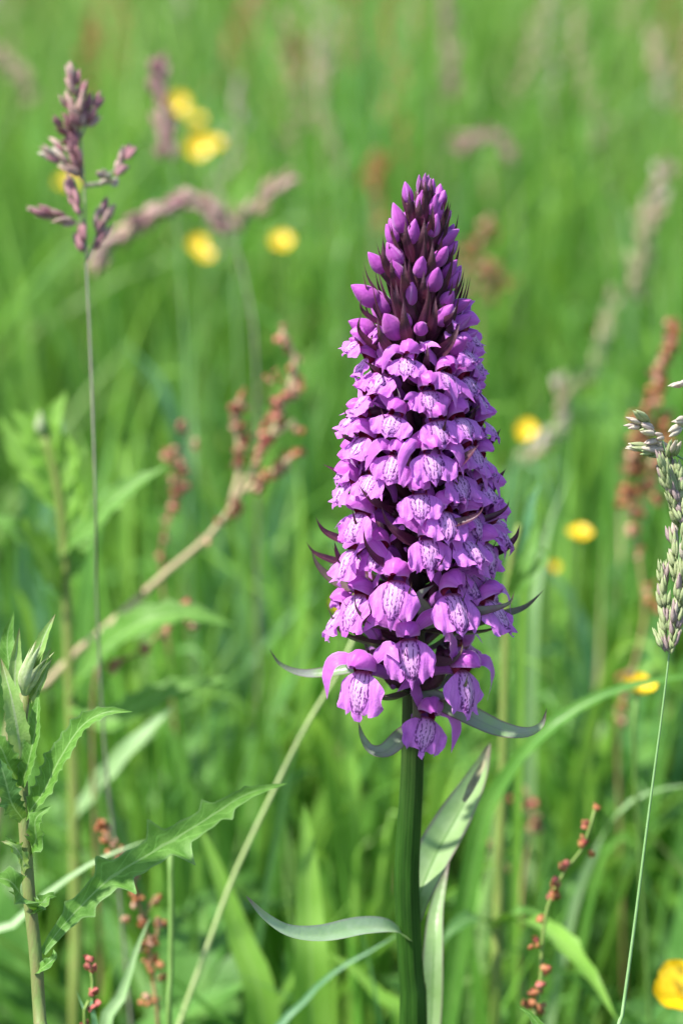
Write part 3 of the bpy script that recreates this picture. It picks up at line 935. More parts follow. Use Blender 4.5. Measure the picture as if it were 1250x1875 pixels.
for (x0, y0, x1, y1, wp) in ((772, 478, 777, 398, 11), (786, 525, 792, 440, 10), (772, 560, 776, 495, 9), (790, 620, 797, 542, 10), (745, 645, 738, 545, 12), (778, 690, 782, 628, 9), (735, 600, 724, 512, 10),
                            (748, 480, 742, 400, 9), (712, 520, 700, 440, 9), (810, 600, 835, 560, 9), (800, 660, 842, 590, 12), (745, 560, 740, 470, 9), (766, 420, 768, 360, 9), (756, 420, 748, 345, 7), (788, 440, 792, 372, 7), (712, 660, 690, 580, 10), (724, 540, 716, 470, 8), (780, 380, 778, 328, 7), (770, 370, 771, 326, 6), (787, 372, 790, 330, 6), (668, 596, 660, 540, 5), (650, 640, 662, 570, 6)):
    rr = Rb(min(y0, 640))
    a = PY((x0 * 2 + axis_px(y0)) / 3, y0, -rr * MM * .55)
    m_ = PY((x0 + x1) / 2 + (x1 - x0) * .1, (y0 + y1) / 2, -rr * MM * 1.02)
    t_ = PY(x1, y1, -rr * MM * .98)
    bract([a, m_, t_], wp, 'bract_dark', (0, 1, -.3) if R0.random() < .3 else (0, -1, .2), fold=-.4, n=16)

# ------------------------------------------------------------------ orchid leaves
def oleaf(path, wpx, mat, face, fold, peak=.45, base=.5, p=.8, n=36, **k):
    v, f, uv = sheet([P(a, b, d) for a, b, d in path], lance(wpx * MM, peak, base, p), face, n, 11, fold, **k)
    return obj('leaf', mesh('orchid_leaf', v, f, uv), M[mat], orchid)
lf = oleaf([(750, 1720, .652), (764, 1650, .650), (796, 1568, .658), (842, 1484, .668), (876, 1418, .674), (897, 1360, .676)], 36, 'orchid_leaf', (-.25, -1, .35), .65, .42, .22, .7)
v, f, uv = sheet([P(848, 1468, .660), P(864, 1436, .664), P(880, 1404, .668), P(894, 1368, .672)], lance(8 * MM, .3, .5), (0, -1, .3), 14, 7, .8, ruffle=.4)
obj('withered_edge', mesh('withered_edge', v, f, uv), M['dead_tip'], lf)
oleaf([(748, 1722, .650), (715, 1700, .640), (660, 1700, .630), (590, 1713, .620), (530, 1708, .613), (485, 1680, .608), (450, 1640, .604)], 23, 'orchid_leaf_pale', (0, -.6, 1), .35, .35, .6, .75)
oleaf([(780, 1985, .672), (790, 1850, .670), (794, 1740, .668), (800, 1660, .672), (822, 1570, .676)], 22, 'orchid_leaf', (-.2, -1, .3), .4, .4, .8, .8)
oleaf([(742, 2100, .655), (742, 1990, .645), (700, 1930, .63), (650, 1940, .62)], 20, 'orchid_leaf', (0, -.5, 1), .4)

# ------------------------------------------------------------------ shared plant builders
def to_ground(p, dx=0.0, dy=0.0):
    """points leading a stem from its lowest visible point down to the soil"""
    return [Vector((p.x + dx, p.y + dy, -.015)), Vector((p.x + dx * .55, p.y + dy * .55, p.z * .5))]

def spindle(L, W_, ns=6, nb=6, flat=1.0):
    v, f = [], []
    for j in range(nb):
        b = j / (nb - 1)
        r = W_ * max(.06, math.sin(math.pi * b ** .75)) if 0 < j < nb - 1 else W_ * .06
        for i in range(ns):
            a = 2 * math.pi * i / ns
            v.append((r * math.cos(a), r * math.sin(a) * flat, L * b))
    for j in range(nb - 1):
        for i in range(ns):
            a, d = j * ns + i, j * ns + (i + 1) % ns
            f.append((a, d, d + ns, a + ns))
    f.append(tuple(range(ns))[::-1]); f.append(tuple(range((nb - 1) * ns, nb * ns)))
    return v, f

def split_spikelet(L, W_, gap):
    """two-glume grass spikelet, slightly gaping"""
    v, f = [], []
    for s in (-1, 1):
        a, q = spindle(L * (1 if s > 0 else .93), W_, 5, 5, .7)
        b = len(v)
        v += [(x * .75 + s * W_ * (.35 + gap * z / L), y, z) for x, y, z in a]
        f += [tuple(k + b for k in t) for t in q]
    return v, f
_sp = {}
def spik(kind, mat):
    key = (kind, mat)
    if key not in _sp:
        L = .0050
        v, f = split_spikelet(L, .0010, (-.1, .1, .4)[kind])
        me = mesh('spikelet', v, f)
        me.materials.append(M[mat])
        _sp[key] = me
    return _sp[key]

def place(o, p, d, s=1.0, roll=0.0):
    q = Vector(d).normalized().to_track_quat('Z', 'Y')
    o.matrix_local = Matrix.Translation(p) @ q.to_matrix().to_4x4() @ Matrix.Rotation(roll, 4, 'Z') @ Matrix.Scale(s, 4)

def rel(pts, o):
    return [Vector(p) - Vector(o) for p in pts]

def stem_part(t, pts, rads, mat, name='stem', nseg=8, n=40):
    v, f, uv = tube(rel(pts, t.location), rads, nseg, n)
    return obj(name, mesh(name, v, f, uv), M[mat], t)

def panicle(t, start, end, n, rng, mats, spread, size, hang=0.0, parent=None):
    """cluster of spikelets along a short branch start->end (world points)"""
    a, b = Vector(start), Vector(end)
    ax = (b - a).normalized()
    for i in range(n):
        k = (i + .5) / n
        p = a.lerp(b, k)
        r = Vector((rng.gauss(0, 1), rng.gauss(0, 1), rng.gauss(0, 1)))
        r -= ax * r.dot(ax)
        r.normalize()
        d = ax * 1.0 + r * spread * (1 - .5 * k) + Vector((0, 0, -hang))
        o = bpy.data.objects.new('spikelet', spik(rng.randrange(3), rng.choice(mats)))
        COL.objects.link(o)
        o.parent = parent or t
        place(o, p - t.location + r * .0006 * size, d, size * rng.uniform(.8, 1.15), rng.uniform(0, 6.28))

def sway(pts, n):
    return spline(pts, n)

# ------------------------------------------------------------------ purple grass panicle, left
g1 = random.Random(7)
D1 = .715
lo = P(212, 1560, D1 + .065)
t = thing('purple_grass', 'slender grass stem with separate dusky purple seed clusters beside the arched brown seed head', 'grass', (lo.x + .012, lo.y + .01, 0))
stemp = [t.location + Vector((0, 0, -.015)), Vector((lo.x + .006, lo.y + .005, lo.z * .5)), lo, P(205, 1500, D1 + .06), P(190, 1340, D1 + .05), P(178, 1100, D1 + .03), P(175, 900, D1), P(165, 620, D1), P(158, 470, D1), P(155, 350, D1), P(148, 240, D1), P(140, 160, D1)]
stem_part(t, stemp, [.0012, .0009, .0007, .0006, .0005, .00045, .0004, .0004, .0003, .0003, .0002], 'grass_stem_grey', n=70)
PU = ['fog_purple', 'fog_purple', 'fog_mauve']
for (a, b, n, sp_, sz, mm) in (((145, 245), (138, 140), 16, .55, 1.15, ['fog_mauve', 'fog_purple', 'fog_mauve']), ((152, 240), (172, 190), 8, .5, 1.1, PU), ((140, 240), (128, 195), 6, .4, 1.0, ['fog_mauve', 'fog_purple']),
                           ((138, 265), (118, 228), 6, .4, 1.2, ['fog_purple']), ((155, 330), (142, 268), 8, .35, 1.2, ['fog_purple']), ((150, 322), (92, 280), 10, .4, 1.0, ['fog_mauve', 'fog_pale', 'fog_purple']), ((140, 300), (112, 262), 4, .4, .9, ['fog_purple', 'fog_mauve']),
                           ((205, 325), (238, 280), 8, .4, 1.2, ['fog_purple', 'fog_mauve']), ((218, 330), (186, 322), 6, .4, 1.0, ['fog_pale', 'fog_mauve']), ((145, 395), (126, 345), 6, .28, 1.2, ['fog_purple']),
                           ((142, 402), (72, 394), 11, .45, 1.1, ['fog_purple', 'fog_mauve']), ((158, 465), (152, 425), 5, .3, 1.2, ['fog_purple']), ((168, 462), (192, 385), 9, .35, 1.15, ['fog_purple', 'fog_mauve'])):
    pa, pb = P(a[0], a[1], D1 + g1.uniform(-.004, .004)), P(b[0], b[1], D1 + g1.uniform(-.006, .006))
    panicle(t, pa, pb, n, g1, mm, sp_, sz)
    q = P(np.interp(a[1] + 12, [140, 240, 350, 470, 620], [140, 148, 155, 158, 165]), a[1] + 12, D1)
    stem_part(t, [q, pa.lerp(q, .4) + Vector((0, 0, -.0004)), pa.lerp(pb, .8)], [.00035, .0003, .0002], 'grass_stem_grey', 'branch', 5, 8)

# ------------------------------------------------------------------ green grass panicle, right
g2 = random.Random(17)
D2 = .615
lo = P(1128, 1930, D2)
t = thing('pale_grass', 'pale green grass panicle with pink tipped spikelets on a long thin stem', 'grass', (lo.x - .004, lo.y, 0))
stemp = [t.location + Vector((0, 0, -.015)), Vector((lo.x - .003, lo.y, lo.z * .5)), lo, P(1136, 1875, D2), P(1160, 1700, D2), P(1188, 1480, D2), P(1208, 1330, D2), P(1222, 1215, D2), P(1238, 1060, D2), P(1246, 960, D2), P(1236, 900, D2 - .002), P(1222, 840, D2 - .002), P(1212, 810, D2 - .003)]
stem_part(t, stemp, [.0015, .0012, .0010, .0009, .0008, .0007, .0006, .0004, .0003, .0002, .0002], 'grass_stem', n=80)
GR = ['fog_green'] * 5 + ['fog_pale', 'fog_pinktip']
for (a, b, n, sp_, sz) in (((1222, 1200), (1212, 1050), 26, .5, 1.05), ((1230, 1190), (1244, 1080), 16, .5, 1.0), ((1240, 1070), (1230, 980), 16, .5, 1.0), ((1250, 1080), (1256, 980), 14, .5, 1.0), ((1244, 970), (1216, 850), 26, .45, 1.0),
                        ((1250, 960), (1236, 860), 14, .5, 1.0), ((1222, 900), (1207, 838), 10, .4, 1.0), ((1262, 1190), (1254, 1080), 10, .5, 1.0), ((1212, 1190), (1204, 1170), 3, .5, .9)):
    panicle(t, P(a[0], a[1], D2 + g2.uniform(-.004, .002)), P(b[0], b[1], D2 + g2.uniform(-.006, .003)), int(n * 1.5), g2, GR, sp_ * .55, sz * .82)
for (pth, n) in (([(1262, 850), (1236, 832), (1222, 815)], 0),):
    stem_part(t, [P(x, y, D2) for x, y in [(1244, 960), (1272, 890), (1258, 848), (1232, 830), (1205, 798), (1190, 780)]], [.0004, .0003, .0002], 'grass_stem', 'branch', 5, 20)
for (a, b, n) in (((1232, 830), (1178, 812), 6), ((1232, 826), (1182, 822), 5), ((1200, 786), (1170, 768), 4), ((1200, 778), (1166, 774), 3), ((1214, 800), (1192, 800), 3), ((1262, 770), (1244, 776), 3), ((1262, 700), (1246, 704), 3), ((1222, 850), (1232, 826), 6)):
    panicle(t, P(a[0], a[1], D2), P(b[0], b[1], D2 - .003), n, g2, ['fog_pale', 'fog_green', 'fog_pale'], .25, 1.1)

# ------------------------------------------------------------------ thistle-like plants
def toothed(w, n, amp, seed, peak=.4, base=.3, p=.9, sharp=2.0):
    b = lance(w, peak, base, p)
    r = random.Random(seed)
    am = [amp * r.uniform(.3, 1.2) for _ in range(n + 2)]
    sh = [r.uniform(-.15, .15) for _ in range(n + 2)]
    def g(v):
        x = v * n
        i = int(x)
        fr = x - i + sh[i] * .5
        tooth = max(0, 1 - abs(fr - .55) / .45) ** sharp
        return b(v) * (1 - amp * .35 + am[i] * tooth * (1 if v < .93 else .2))
    return g

def tleaf(t, pts, wm_, mat, face, teeth=9, amp=.5, seed=0, fold=.3, n=60, peak=.4, base=.35, p=.9, ruffle=.12, name='leaf'):
    if t is th1:
        wm_ *= 1.25
    wl = toothed(wm_, teeth, amp, seed, peak, base, p)
    wr = toothed(wm_, teeth, amp, seed + 77, peak, base, p)
    v, f, uv = sheet(rel(pts, t.location), wl, face, n, 9, fold, wr, ruffle, seed)
    return obj(name, mesh(name, v, f, uv), M[mat], t)

DT = .615
lo = P(82, 1960, DT)
th1 = thing('thistle_plant', 'sharp young thistle with hairy pale bud and jagged leaves on brownish stem', 'thistle', (lo.x + .006, lo.y, 0))
stem_part(th1, [th1.location + Vector((0, 0, -.015)), Vector((lo.x + .003, lo.y, lo.z * .5)), lo, P(74, 1875, DT), P(66, 1750, DT), P(54, 1640, DT), P(46, 1520, DT), P(40, 1420, DT), P(40, 1330, DT), P(46, 1270, DT)], [.0028, .0027, .0025, .0022, .0020, .0018, .0016, .0015, .0013], 'thistle_stem', nseg=16, n=60)
def TP(path, d=DT):
    return [P(a[0], a[1], d + (a[2] if len(a) > 2 else 0)) for a in path]
# big low leaf reaching right with side lobes
def lobed(pairs, w, seed):
    b = lance(w, .42, .25, .85)
    r = random.Random(seed)
    def g(v):
        x = b(v)
        for c, a, s in pairs:
            d = (v - c)
            x += a * w * max(0, 1 - abs(d - s * .4) / abs(s)) ** 1.3 if abs(d - s * .4) < abs(s) else 0
        return x * (1 + .04 * math.sin(v * 90 + seed))
    return g
v, f, uv = sheet(rel(TP([(78, 1745), (120, 1690, .002), (200, 1610, .006), (280, 1560, .012), (370, 1505, .018), (450, 1455, .024), (526, 1434, .028)]), th1.location),
                 lobed([(.30, 1.1, .035), (.50, 1.5, .035), (.70, .8, .03), (.15, .5, .03), (.85, .25, .02)], 25 * MM, 3), (.25, -.9, .6), 130, 11, .28,
                 lobed([(.33, 1.2, .035), (.55, 1.6, .04), (.75, .5, .03), (.18, .6, .03)], 25 * MM, 8), .12, 4)
obj('leaf', mesh('leaf', v, f, uv), M['thistle_leaf'], th1)
# leaf arching right from the upper stem
tleaf(th1, TP([(44, 1500), (80, 1450, -.004), (110, 1390, -.006), (150, 1330, -.008), (195, 1304, -.010), (243, 1303, -.010)]), 19 * MM, 'thistle_leaf', (-.5, -.8, .6), 13, .35, 5, .45, 80, .4, .45)
# upper young leaves round the bud
tleaf(th1, TP([(40, 1420), (36, 1360, -.006), (22, 1280, -.008), (2, 1205, -.006)]), 17 * MM, 'thistle_young', (.2, -1, .2), 12, .22, 6, .4, 60, .35, .5)
tleaf(th1, TP([(38, 1330), (28, 1260, .004), (30, 1200, .006), (36, 1150, .006)]), 13 * MM, 'thistle_young', (.3, -1, .2), 10, .15, 7, .5, 50, .3, .5)
tleaf(th1, TP([(46, 1300, .006), (20, 1230, .010), (14, 1170, .012), (26, 1120, .012)]), 15 * MM, 'thistle_leaf', (.1, -1, .2), 8, .1, 8, .3, 40, .4, .5)
tleaf(th1, TP([(52, 1275), (62, 1225, -.004), (80, 1170, -.004), (102, 1124, -.003)]), 12 * MM, 'thistle_young', (-.4, -1, .1), 9, .15, 9, .5, 50, .35, .5)
tleaf(th1, TP([(54, 1278), (72, 1235, -.005), (94, 1186, -.004)]), 7 * MM, 'thistle_young', (-.4, -1, .1), 7, .15, 10, .5, 40, .35, .5)
tleaf(th1, TP([(56, 1285), (76, 1250, -.005), (96, 1203, -.003)]), 7 * MM, 'thistle_young', (-.4, -1, .1), 7, .15, 11, .5, 40, .35, .5)
tleaf(th1, TP([(40, 1440, -.003), (54, 1390, -.006), (66, 1330, -.006), (72, 1260, -.004)]), 13 * MM, 'thistle_leaf', (-.5, -1, .1), 12, .25, 12, .5, 60, .4, .5)
tleaf(th1, TP([(36, 1440, -.002), (16, 1400, -.006), (0, 1365, -.008), (-30, 1330, -.008)]), 18 * MM, 'thistle_leaf', (.3, -1, .4), 9, .4, 13, .4, 60, .4, .5)
tleaf(th1, TP([(42, 1500, -.002), (22, 1470, -.006), (8, 1420, -.008), (-6, 1380, -.008)]), 16 * MM, 'thistle_leaf_dull', (.3, -1, .3), 9, .5, 14, .4, 60, .4, .5)
tleaf(th1, TP([(48, 1560, .003), (66, 1540, -.004), (66, 1500, -.006), (96, 1474, -.006)]), 14 * MM, 'thistle_leaf', (-.2, -1, .5), 6, .7, 15, .3, 50, .4, .5, ruffle=.3)
tleaf(th1, TP([(46, 1570, .003), (30, 1555, -.004), (10, 1530, -.006)]), 12 * MM, 'thistle_leaf', (.3, -.8, .7), 5, .7, 16, .3, 40, .4, .5, ruffle=.3)
tleaf(th1, TP([(50, 1600), (40, 1570, -.006), (24, 1548, -.008), (2, 1540, -.008)]), 9 * MM, 'thistle_young', (.2, -.8, .7), 5, .7, 18, .3, 40, .4, .5, ruffle=.3)
tleaf(th1, TP([(58, 1668), (40, 1640, -.010), (16, 1612, -.014), (-30, 1606, -.016)]), 26 * MM, 'thistle_leaf', (.1, -.6, 1), 6, .6, 19, .35, 60, .4, .5, ruffle=.25)
tleaf(th1, TP([(58, 1670), (76, 1655, -.004), (90, 1640, -.003), (104, 1642, -.002)]), 11 * MM, 'thistle_leaf', (0, -.7, .8), 4, .6, 20, .3, 30, .4, .6, ruffle=.3)
tleaf(th1, TP([(66, 1780), (84, 1768, -.004), (100, 1752, -.004), (98, 1738, -.003)]), 9 * MM, 'thistle_leaf', (0, -.7, .8), 4, .5, 21, .3, 30, .4, .6, ruffle=.3)
# woolly bud
bl = P(46, 1272, DT - .003) - th1.location
be = bpy.data.objects.new('bud', None); COL.objects.link(be); be.parent = th1; be.location = bl
for i in range(13):
    a = i * 2.4
    r = .0009 + .0005 * (i % 3)
    L = .0085 + .0050 * ((i * 7) % 5) / 5
    o0 = Vector((math.cos(a) * r * .5, math.sin(a) * r * .5, 0))
    pts = [o0, o0 + Vector((math.cos(a) * r + .0006, math.sin(a) * r, L * .4)), o0 + Vector((math.cos(a) * r * .9 + .0024, math.sin(a) * r * .9, L * .8)), o0 + Vector((math.cos(a) * r * 1.1 + .0044, math.sin(a) * r * .5, L * 1.1))]
    v, f, uv = sheet(pts, lance(.0010, .35, .7, 1.3), (math.cos(a), math.sin(a), .1), 10, 5, -.4)
    obj('scale', mesh('bud_scale', v, f, uv), M['thistle_bud'], be)

# second thistle behind, soft
DT2 = .86
lo = P(140, 1900, DT2)
th2 = thing('thistle_plant', 'blurred tall thistle standing behind the sharp one with narrow jagged leaves', 'thistle', (lo.x, lo.y, 0))
stem_part(th2, [th2.location + Vector((0, 0, -.015)), lo, P(140, 1700, DT2), P(134, 1400, DT2), P(126, 1200, DT2), P(118, 1000, DT2), P(104, 880, DT2), P(80, 790, DT2)], [.003, .0028, .0026, .0023, .002, .0016, .0013], 'thistle_stem_green', nseg=12, n=50)
T2 = lambda path: TP(path, DT2)
for i, (pth, wp, mt, fc, te, am) in enumerate([
    ([(130, 1270), (190, 1190, -.02), (260, 1140, -.03), (340, 1124, -.03), (428, 1144, -.03)], 24, 'thistle_leaf', (-.1, -.6, .9), 9, .4),
    ([(118, 1010), (170, 960, -.02), (220, 905, -.025), (306, 852, -.025)], 20, 'thistle_leaf', (-.3, -.7, .8), 10, .5),
    ([(112, 1080), (70, 1010, -.01), (30, 970, -.02), (-30, 940, -.02)], 22, 'thistle_leaf', (.3, -.7, .8), 8, .5),
    ([(108, 920), (100, 860), (70, 800), (20, 750)], 22, 'blade_lime', (.2, -1, .3), 8, .3),
    ([(100, 860), (88, 810), (70, 780), (62, 740)], 15, 'blade_lime', (0, -1, .2), 6, .2),
    ([(96, 850), (92, 800), (100, 760), (122, 716)], 13, 'blade_lime', (-.3, -1, .2), 6, .2),
    ([(112, 900), (126, 850), (120, 810), (88, 790)], 14, 'blade_lime', (-.3, -1, .2), 6, .3),
    ([(116, 960), (134, 900), (128, 850), (162, 818)], 12, 'blade_lime', (-.3, -1, .2), 6, .3),
    ([(110, 930), (60, 860), (30, 820), (0, 760)], 16, 'blade_lime', (.2, -1, .3), 6, .3),
    ([(118, 1000), (140, 950), (146, 900), (140, 870)], 13, 'blade_lime', (-.3, -1, .2), 8, .5),
    ([(122, 1100), (104, 1050), (92, 1000), (80, 960)], 13, 'thistle_leaf', (.3, -1, .2), 8, .5),
    ([(120, 1060), (140, 1030), (150, 1000), (176, 960)], 11, 'thistle_leaf', (-.3, -1, .2), 8, .5),
    ([(130, 1290), (200, 1320, -.01), (300, 1270, -.01), (420, 1240, -.01)], 18, 'thistle_leaf', (-.1, -.6, .9), 8, .3),
    ([(134, 1500), (180, 1440, -.01), (240, 1370, -.02), (320, 1290, -.02)], 15, 'blade_pale', (-.2, -.6, .9), 5, .1)]):
    tleaf(th2, T2(pth), wp * 1.6 * MM * DT2 / FOCUS, mt, fc, te, am, 100 + i, .3, 50, .4, .45)
bl = P(76, 800, DT2) - th2.location
v, f = spindle(.009, .002, 10, 8)
o = obj('bud', mesh('bud', v, f), M['thistle_bud'], th2); o.location = bl

# third thistle stem behind the orchid
D3 = .80
lo = P(905, 1900, D3)
th3 = thing('thistle_plant', 'blurred upright olive thistle stem rising close behind the orchid flowers', 'thistle', (lo.x, lo.y, 0))
stem_part(th3, [th3.location + Vector((0, 0, -.015)), lo, P(912, 1640, D3), P(920, 1400, D3), P(924, 1200, D3), P(930, 1060, D3), P(950, 960, D3)], [.0024, .0023, .002, .0018, .0014, .001], 'thistle_stem_green', nseg=12)
for i, (pth, wp, mt, fc) in enumerate([
    ([(910, 1690), (980, 1690, -.03), (1060, 1760, -.05), (1130, 1870, -.06)], 26, 'blade_lime', (.3, -.6, .9)),
    ([(908, 1700), (870, 1680, -.02), (830, 1700, -.03), (800, 1740, -.03)], 22, 'thistle_leaf_dull', (-.2, -.6, .9)),
    ([(912, 1690), (940, 1670, -.02), (970, 1668, -.02), (1000, 1680, -.02)], 14, 'thistle_leaf', (.1, -.6, .9)),
    ([(930, 1090), (955, 1040, -.01), (975, 990, -.01), (985, 930, -.01)], 16, 'thistle_leaf', (-.3, -1, .3)),
    ([(936, 1060), (960, 1000), (970, 930), (990, 880)], 12, 'blade_blue', (-.3, -1, .3)),
    ([(928, 1100), (960, 1060, -.01), (1000, 1020, -.01), (985, 1000, -.01)], 12, 'thistle_leaf', (-.3, -1, .3))]):
    tleaf(th3, TP(pth, D3), wp * MM * D3 / FOCUS, mt, fc, 7, .3, 200 + i, .3, 50, .4, .45)
# leaf tip at the bottom edge
lo = P(1020, 2000, .60)
th4 = thing('thistle_leaf_shoot', 'small toothed green leaf tip pointing up beside the red sorrel spike', 'leaf', (lo.x, lo.y, 0))
stem_part(th4, [th4.location + Vector((0, 0, -.015)), Vector((lo.x, lo.y, lo.z * .6)), lo], [.0015, .001], 'thistle_stem', n=12)
tleaf(th4, [lo, P(1000, 1905, .60), P(972, 1860, .60), P(950, 1845, .60)], 14 * MM, 'thistle_leaf', (-.2, -.8, .6), 12, .3, 301, .3, 60, .35, .5)

# ------------------------------------------------------------------ sorrel
_fr = {}
def fruit(kind, mat):
    key = (kind, mat)
    if key not in _fr:
        # three-winged little fruit
        v, f = [], []
        for w_ in range(3):
            a = w_ * 2.094
            ca, sa = math.cos(a), math.sin(a)
            b = len(v)
            for j in range(5):
                z = j / 4 - .5
                r = (.0006, .00125, .0014, .0011, .0002)[j] * (1, .85, 1.15)[kind]
                v += [(-sa * .0003, ca * .0003, z * .0026), (r * ca, r * sa, z * .0026), (sa * .0003, -ca * .0003, z * .0026)]
            for j in range(4):
                for k in range(2):
                    f.append((b + j * 3 + k, b + j * 3 + k + 1, b + j * 3 + k + 4, b + j * 3 + k + 3))
        me = mesh('fruit', v, f)
        me.materials.append(M[mat])
        _fr[key] = me
    return _fr[key]

def sorrel(label, path, D, whorls, mats, base_dx=0.0, seed=0, stem='sorrel_stem', size=1.0, per=5, spread=8, group=None, branches=(), thick=.0008, name='sorrel_spike'):
    r = random.Random(seed)
    pts = [P(a[0], a[1], D + (a[2] if len(a) > 2 else 0)) for a in path]
    lo = pts[-1]
    t = thing(name, label, 'sorrel', (lo.x + base_dx, lo.y + .01, 0), group)
    full = pts + [Vector((lo.x + base_dx * .6, lo.y + .006, lo.z * .5)), t.location + Vector((0, 0, -.015))]
    stem_part(t, full, [thick * .45, thick * .8, thick, thick * 1.2, thick * 1.5], stem, n=50, nseg=7)
    for bp in branches:
        bpts = [P(a[0], a[1], D + (a[2] if len(a) > 2 else 0)) for a in bp]
        stem_part(t, bpts, [thick * .35, thick * .6, thick * .7], stem, 'branch', 6, 14)
    for (x, y, k) in whorls:
        for i in range(max(1, int(k * per))):
            o = bpy.data.objects.new('fruit', fruit(r.randrange(3), r.choice(mats)))
            COL.objects.link(o)
            o.parent = t
            p = P(x + r.gauss(0, spread * .55), y + r.gauss(0, spread * .6), D + r.gauss(0, .002)) - t.location
            place(o, p, (r.gauss(0, .7), r.gauss(0, .7), -.6 + r.gauss(0, .6)), size * r.uniform(.75, 1.2), r.uniform(0, 6.28))
    return t

def along(path, n, k=1.0, jit=4, r=random.Random(3)):
    c = spline([(a[0], a[1], 0) for a in path], n)
    return [(q[0] + r.gauss(0, jit), q[1] + r.gauss(0, jit * .5), k) for q in c]

sorrel('sparse red sorrel spike bending beside the thin green grass stem', [(1090, 1475), (1075, 1530), (1062, 1560), (1030, 1600), (1005, 1650), (992, 1720), (990, 1790), (980, 1850), (975, 1920)], .695,
       [(1090, 1476, .5), (1072, 1512, .7), (1064, 1545, 1), (1080, 1555, .3), (1034, 1585, .8), (1018, 1618, 1), (1014, 1640, 1), (990, 1685, .7), (982, 1728, .7), (998, 1775, .9), (988, 1808, .8), (978, 1822, .6), (970, 1842, 1), (990, 1850, .8)], ['sorrel_red', 'sorrel_rust'], .004, 31, 'sorrel_stem_green', .78, 7, 7)
sorrel('rusty sorrel spike leaning below the broad jagged thistle leaf', [(190, 1500), (205, 1545), (238, 1610), (262, 1680), (275, 1740), (280, 1800), (290, 1880)], .735,
       along([(190, 1505), (210, 1555), (238, 1610), (255, 1650)], 9, .9) + [(285, 1650, .6), (288, 1690, .8), (262, 1690, .7), (230, 1685, .4), (275, 1720, 1), (262, 1735, .6), (290, 1760, .5), (270, 1765, .9), (294, 1790, .7), (268, 1830, .8), (280, 1840, .6)], ['sorrel_rust', 'sorrel_rust', 'sorrel_pink'], .006, 32, 'sorrel_stem', .72, 9, 10,
       branches=([(262, 1680), (276, 1660), (286, 1640)], [(275, 1740), (286, 1720), (290, 1690)]))
sorrel('tiny red sorrel tip low between the thistle stem and rusty spike', [(162, 1755), (170, 1800), (168, 1850), (156, 1890)], .66, [(162, 1758, .8), (158, 1770, .6), (174, 1778, .6), (168, 1818, .5), (172, 1846, .5), (155, 1872, .7)], ['sorrel_red'], .002, 33, 'sorrel_stem_green', .7, 6, 7)
br = [[(1140, 880), (1160, 800), (1190, 720)], [(1165, 930), (1200, 860), (1220, 800)], [(1165, 990), (1180, 900), (1210, 800)]]
sorrel('tall rust brown sorrel plume behind the pale green grass panicle', [(1240, 590), (1222, 660), (1200, 730), (1180, 820), (1168, 920), (1168, 1010), (1180, 1120), (1165, 1200), (1140, 1290), (1130, 1340)], .93,
       along([(1238, 595), (1222, 650), (1205, 710), (1192, 740)], 14, 1.2, 5) + along([(1186, 760), (1165, 800), (1155, 850), (1148, 910)], 14, 1.3, 9) + along([(1215, 760), (1205, 830), (1190, 890), (1180, 930)], 11, 1.1, 8) + [(1160, 940, 1), (1155, 970, .8), (1168, 1015, .4), (1200, 1110, .8), (1188, 1080, .5), (1148, 1240, 1), (1144, 1270, .8), (1135, 1320, 1), (1140, 1300, .8)],
       ['sorrel_rust', 'sorrel_rust', 'sorrel_pink'], .01, 34, 'sorrel_stem', 1.0, 9, 10, branches=br)
sorrel('branching pinkish sorrel heads on a long leaning straw coloured stalk', [(540, 770), (500, 800), (462, 860), (430, 920), (380, 985), (320, 1035), (265, 1085), (200, 1145), (140, 1195), (75, 1265), (20, 1330)], .86,
       along([(515, 610), (535, 650), (542, 690), (525, 720)], 10, .7, 4) + along([(525, 720), (512, 760), (495, 800), (480, 840)], 12, 1.1, 9) + along([(545, 830), (520, 850), (480, 880), (470, 895)], 8, .9, 5) + along([(440, 730), (432, 770), (445, 810), (435, 850)], 11, .9, 6) + [(500, 690, .6), (430, 920, 1), (425, 940, .8), (440, 935, .6), (410, 955, .5), (268, 1088, .8), (374, 985, .4), (545, 795, .6)],
       ['sorrel_pink', 'sorrel_rust', 'sorrel_pink', 'sorrel_red'], -.03, 35, 'straw', .9, 7, 10, thick=.0017,
       branches=([(515, 605), (540, 660), (525, 720), (500, 790), (465, 855)], [(440, 725), (434, 780), (440, 850), (425, 920)], [(545, 825), (500, 865), (450, 900)]))
sorrel('thin reddish sorrel spike with hanging beads behind the leaning straw stalk', [(312, 820), (330, 880), (318, 930), (298, 985), (296, 1040), (300, 1110), (310, 1200)], .92,
       along([(310, 822), (325, 860), (332, 900), (318, 930)], 10, .8, 5) + [(298, 978, .7), (295, 1022, .7), (345, 790, .6), (335, 780, .5), (360, 820, .4), (305, 950, .5)], ['sorrel_pink', 'sorrel_red'], .01, 36, 'sorrel_stem', .9, 8, 8)
sorrel('leaning pink sorrel spray under the arching thistle leaf', [(345, 1105), (320, 1135), (285, 1165), (260, 1195), (215, 1215), (170, 1290)], .84,
       [(342, 1108, .6), (330, 1118, .5), (308, 1150, .6), (300, 1165, .4), (264, 1190, 1), (218, 1216, .9), (205, 1222, .5), (350, 1140, .4)], ['sorrel_pink', 'sorrel_red'], .0, 37, 'sorrel_stem', 1.2, 5, 6)
sorrel('soft pink sorrel spray beside the olive thistle stem', [(960, 1440), (975, 1490), (968, 1540), (955, 1620), (950, 1720)], .90, [(950, 1450, 1), (940, 1470, .8), (965, 1470, .7), (978, 1500, 1), (975, 1515, .7), (945, 1505, .5), (885, 1548, 1), (895, 1550, .7), (985, 1480, .4)], ['sorrel_pink', 'sorrel_red'], .0, 38, 'sorrel_stem', 1.2, 5, 8,
       branches=([(885, 1548), (920, 1580), (955, 1620)],))

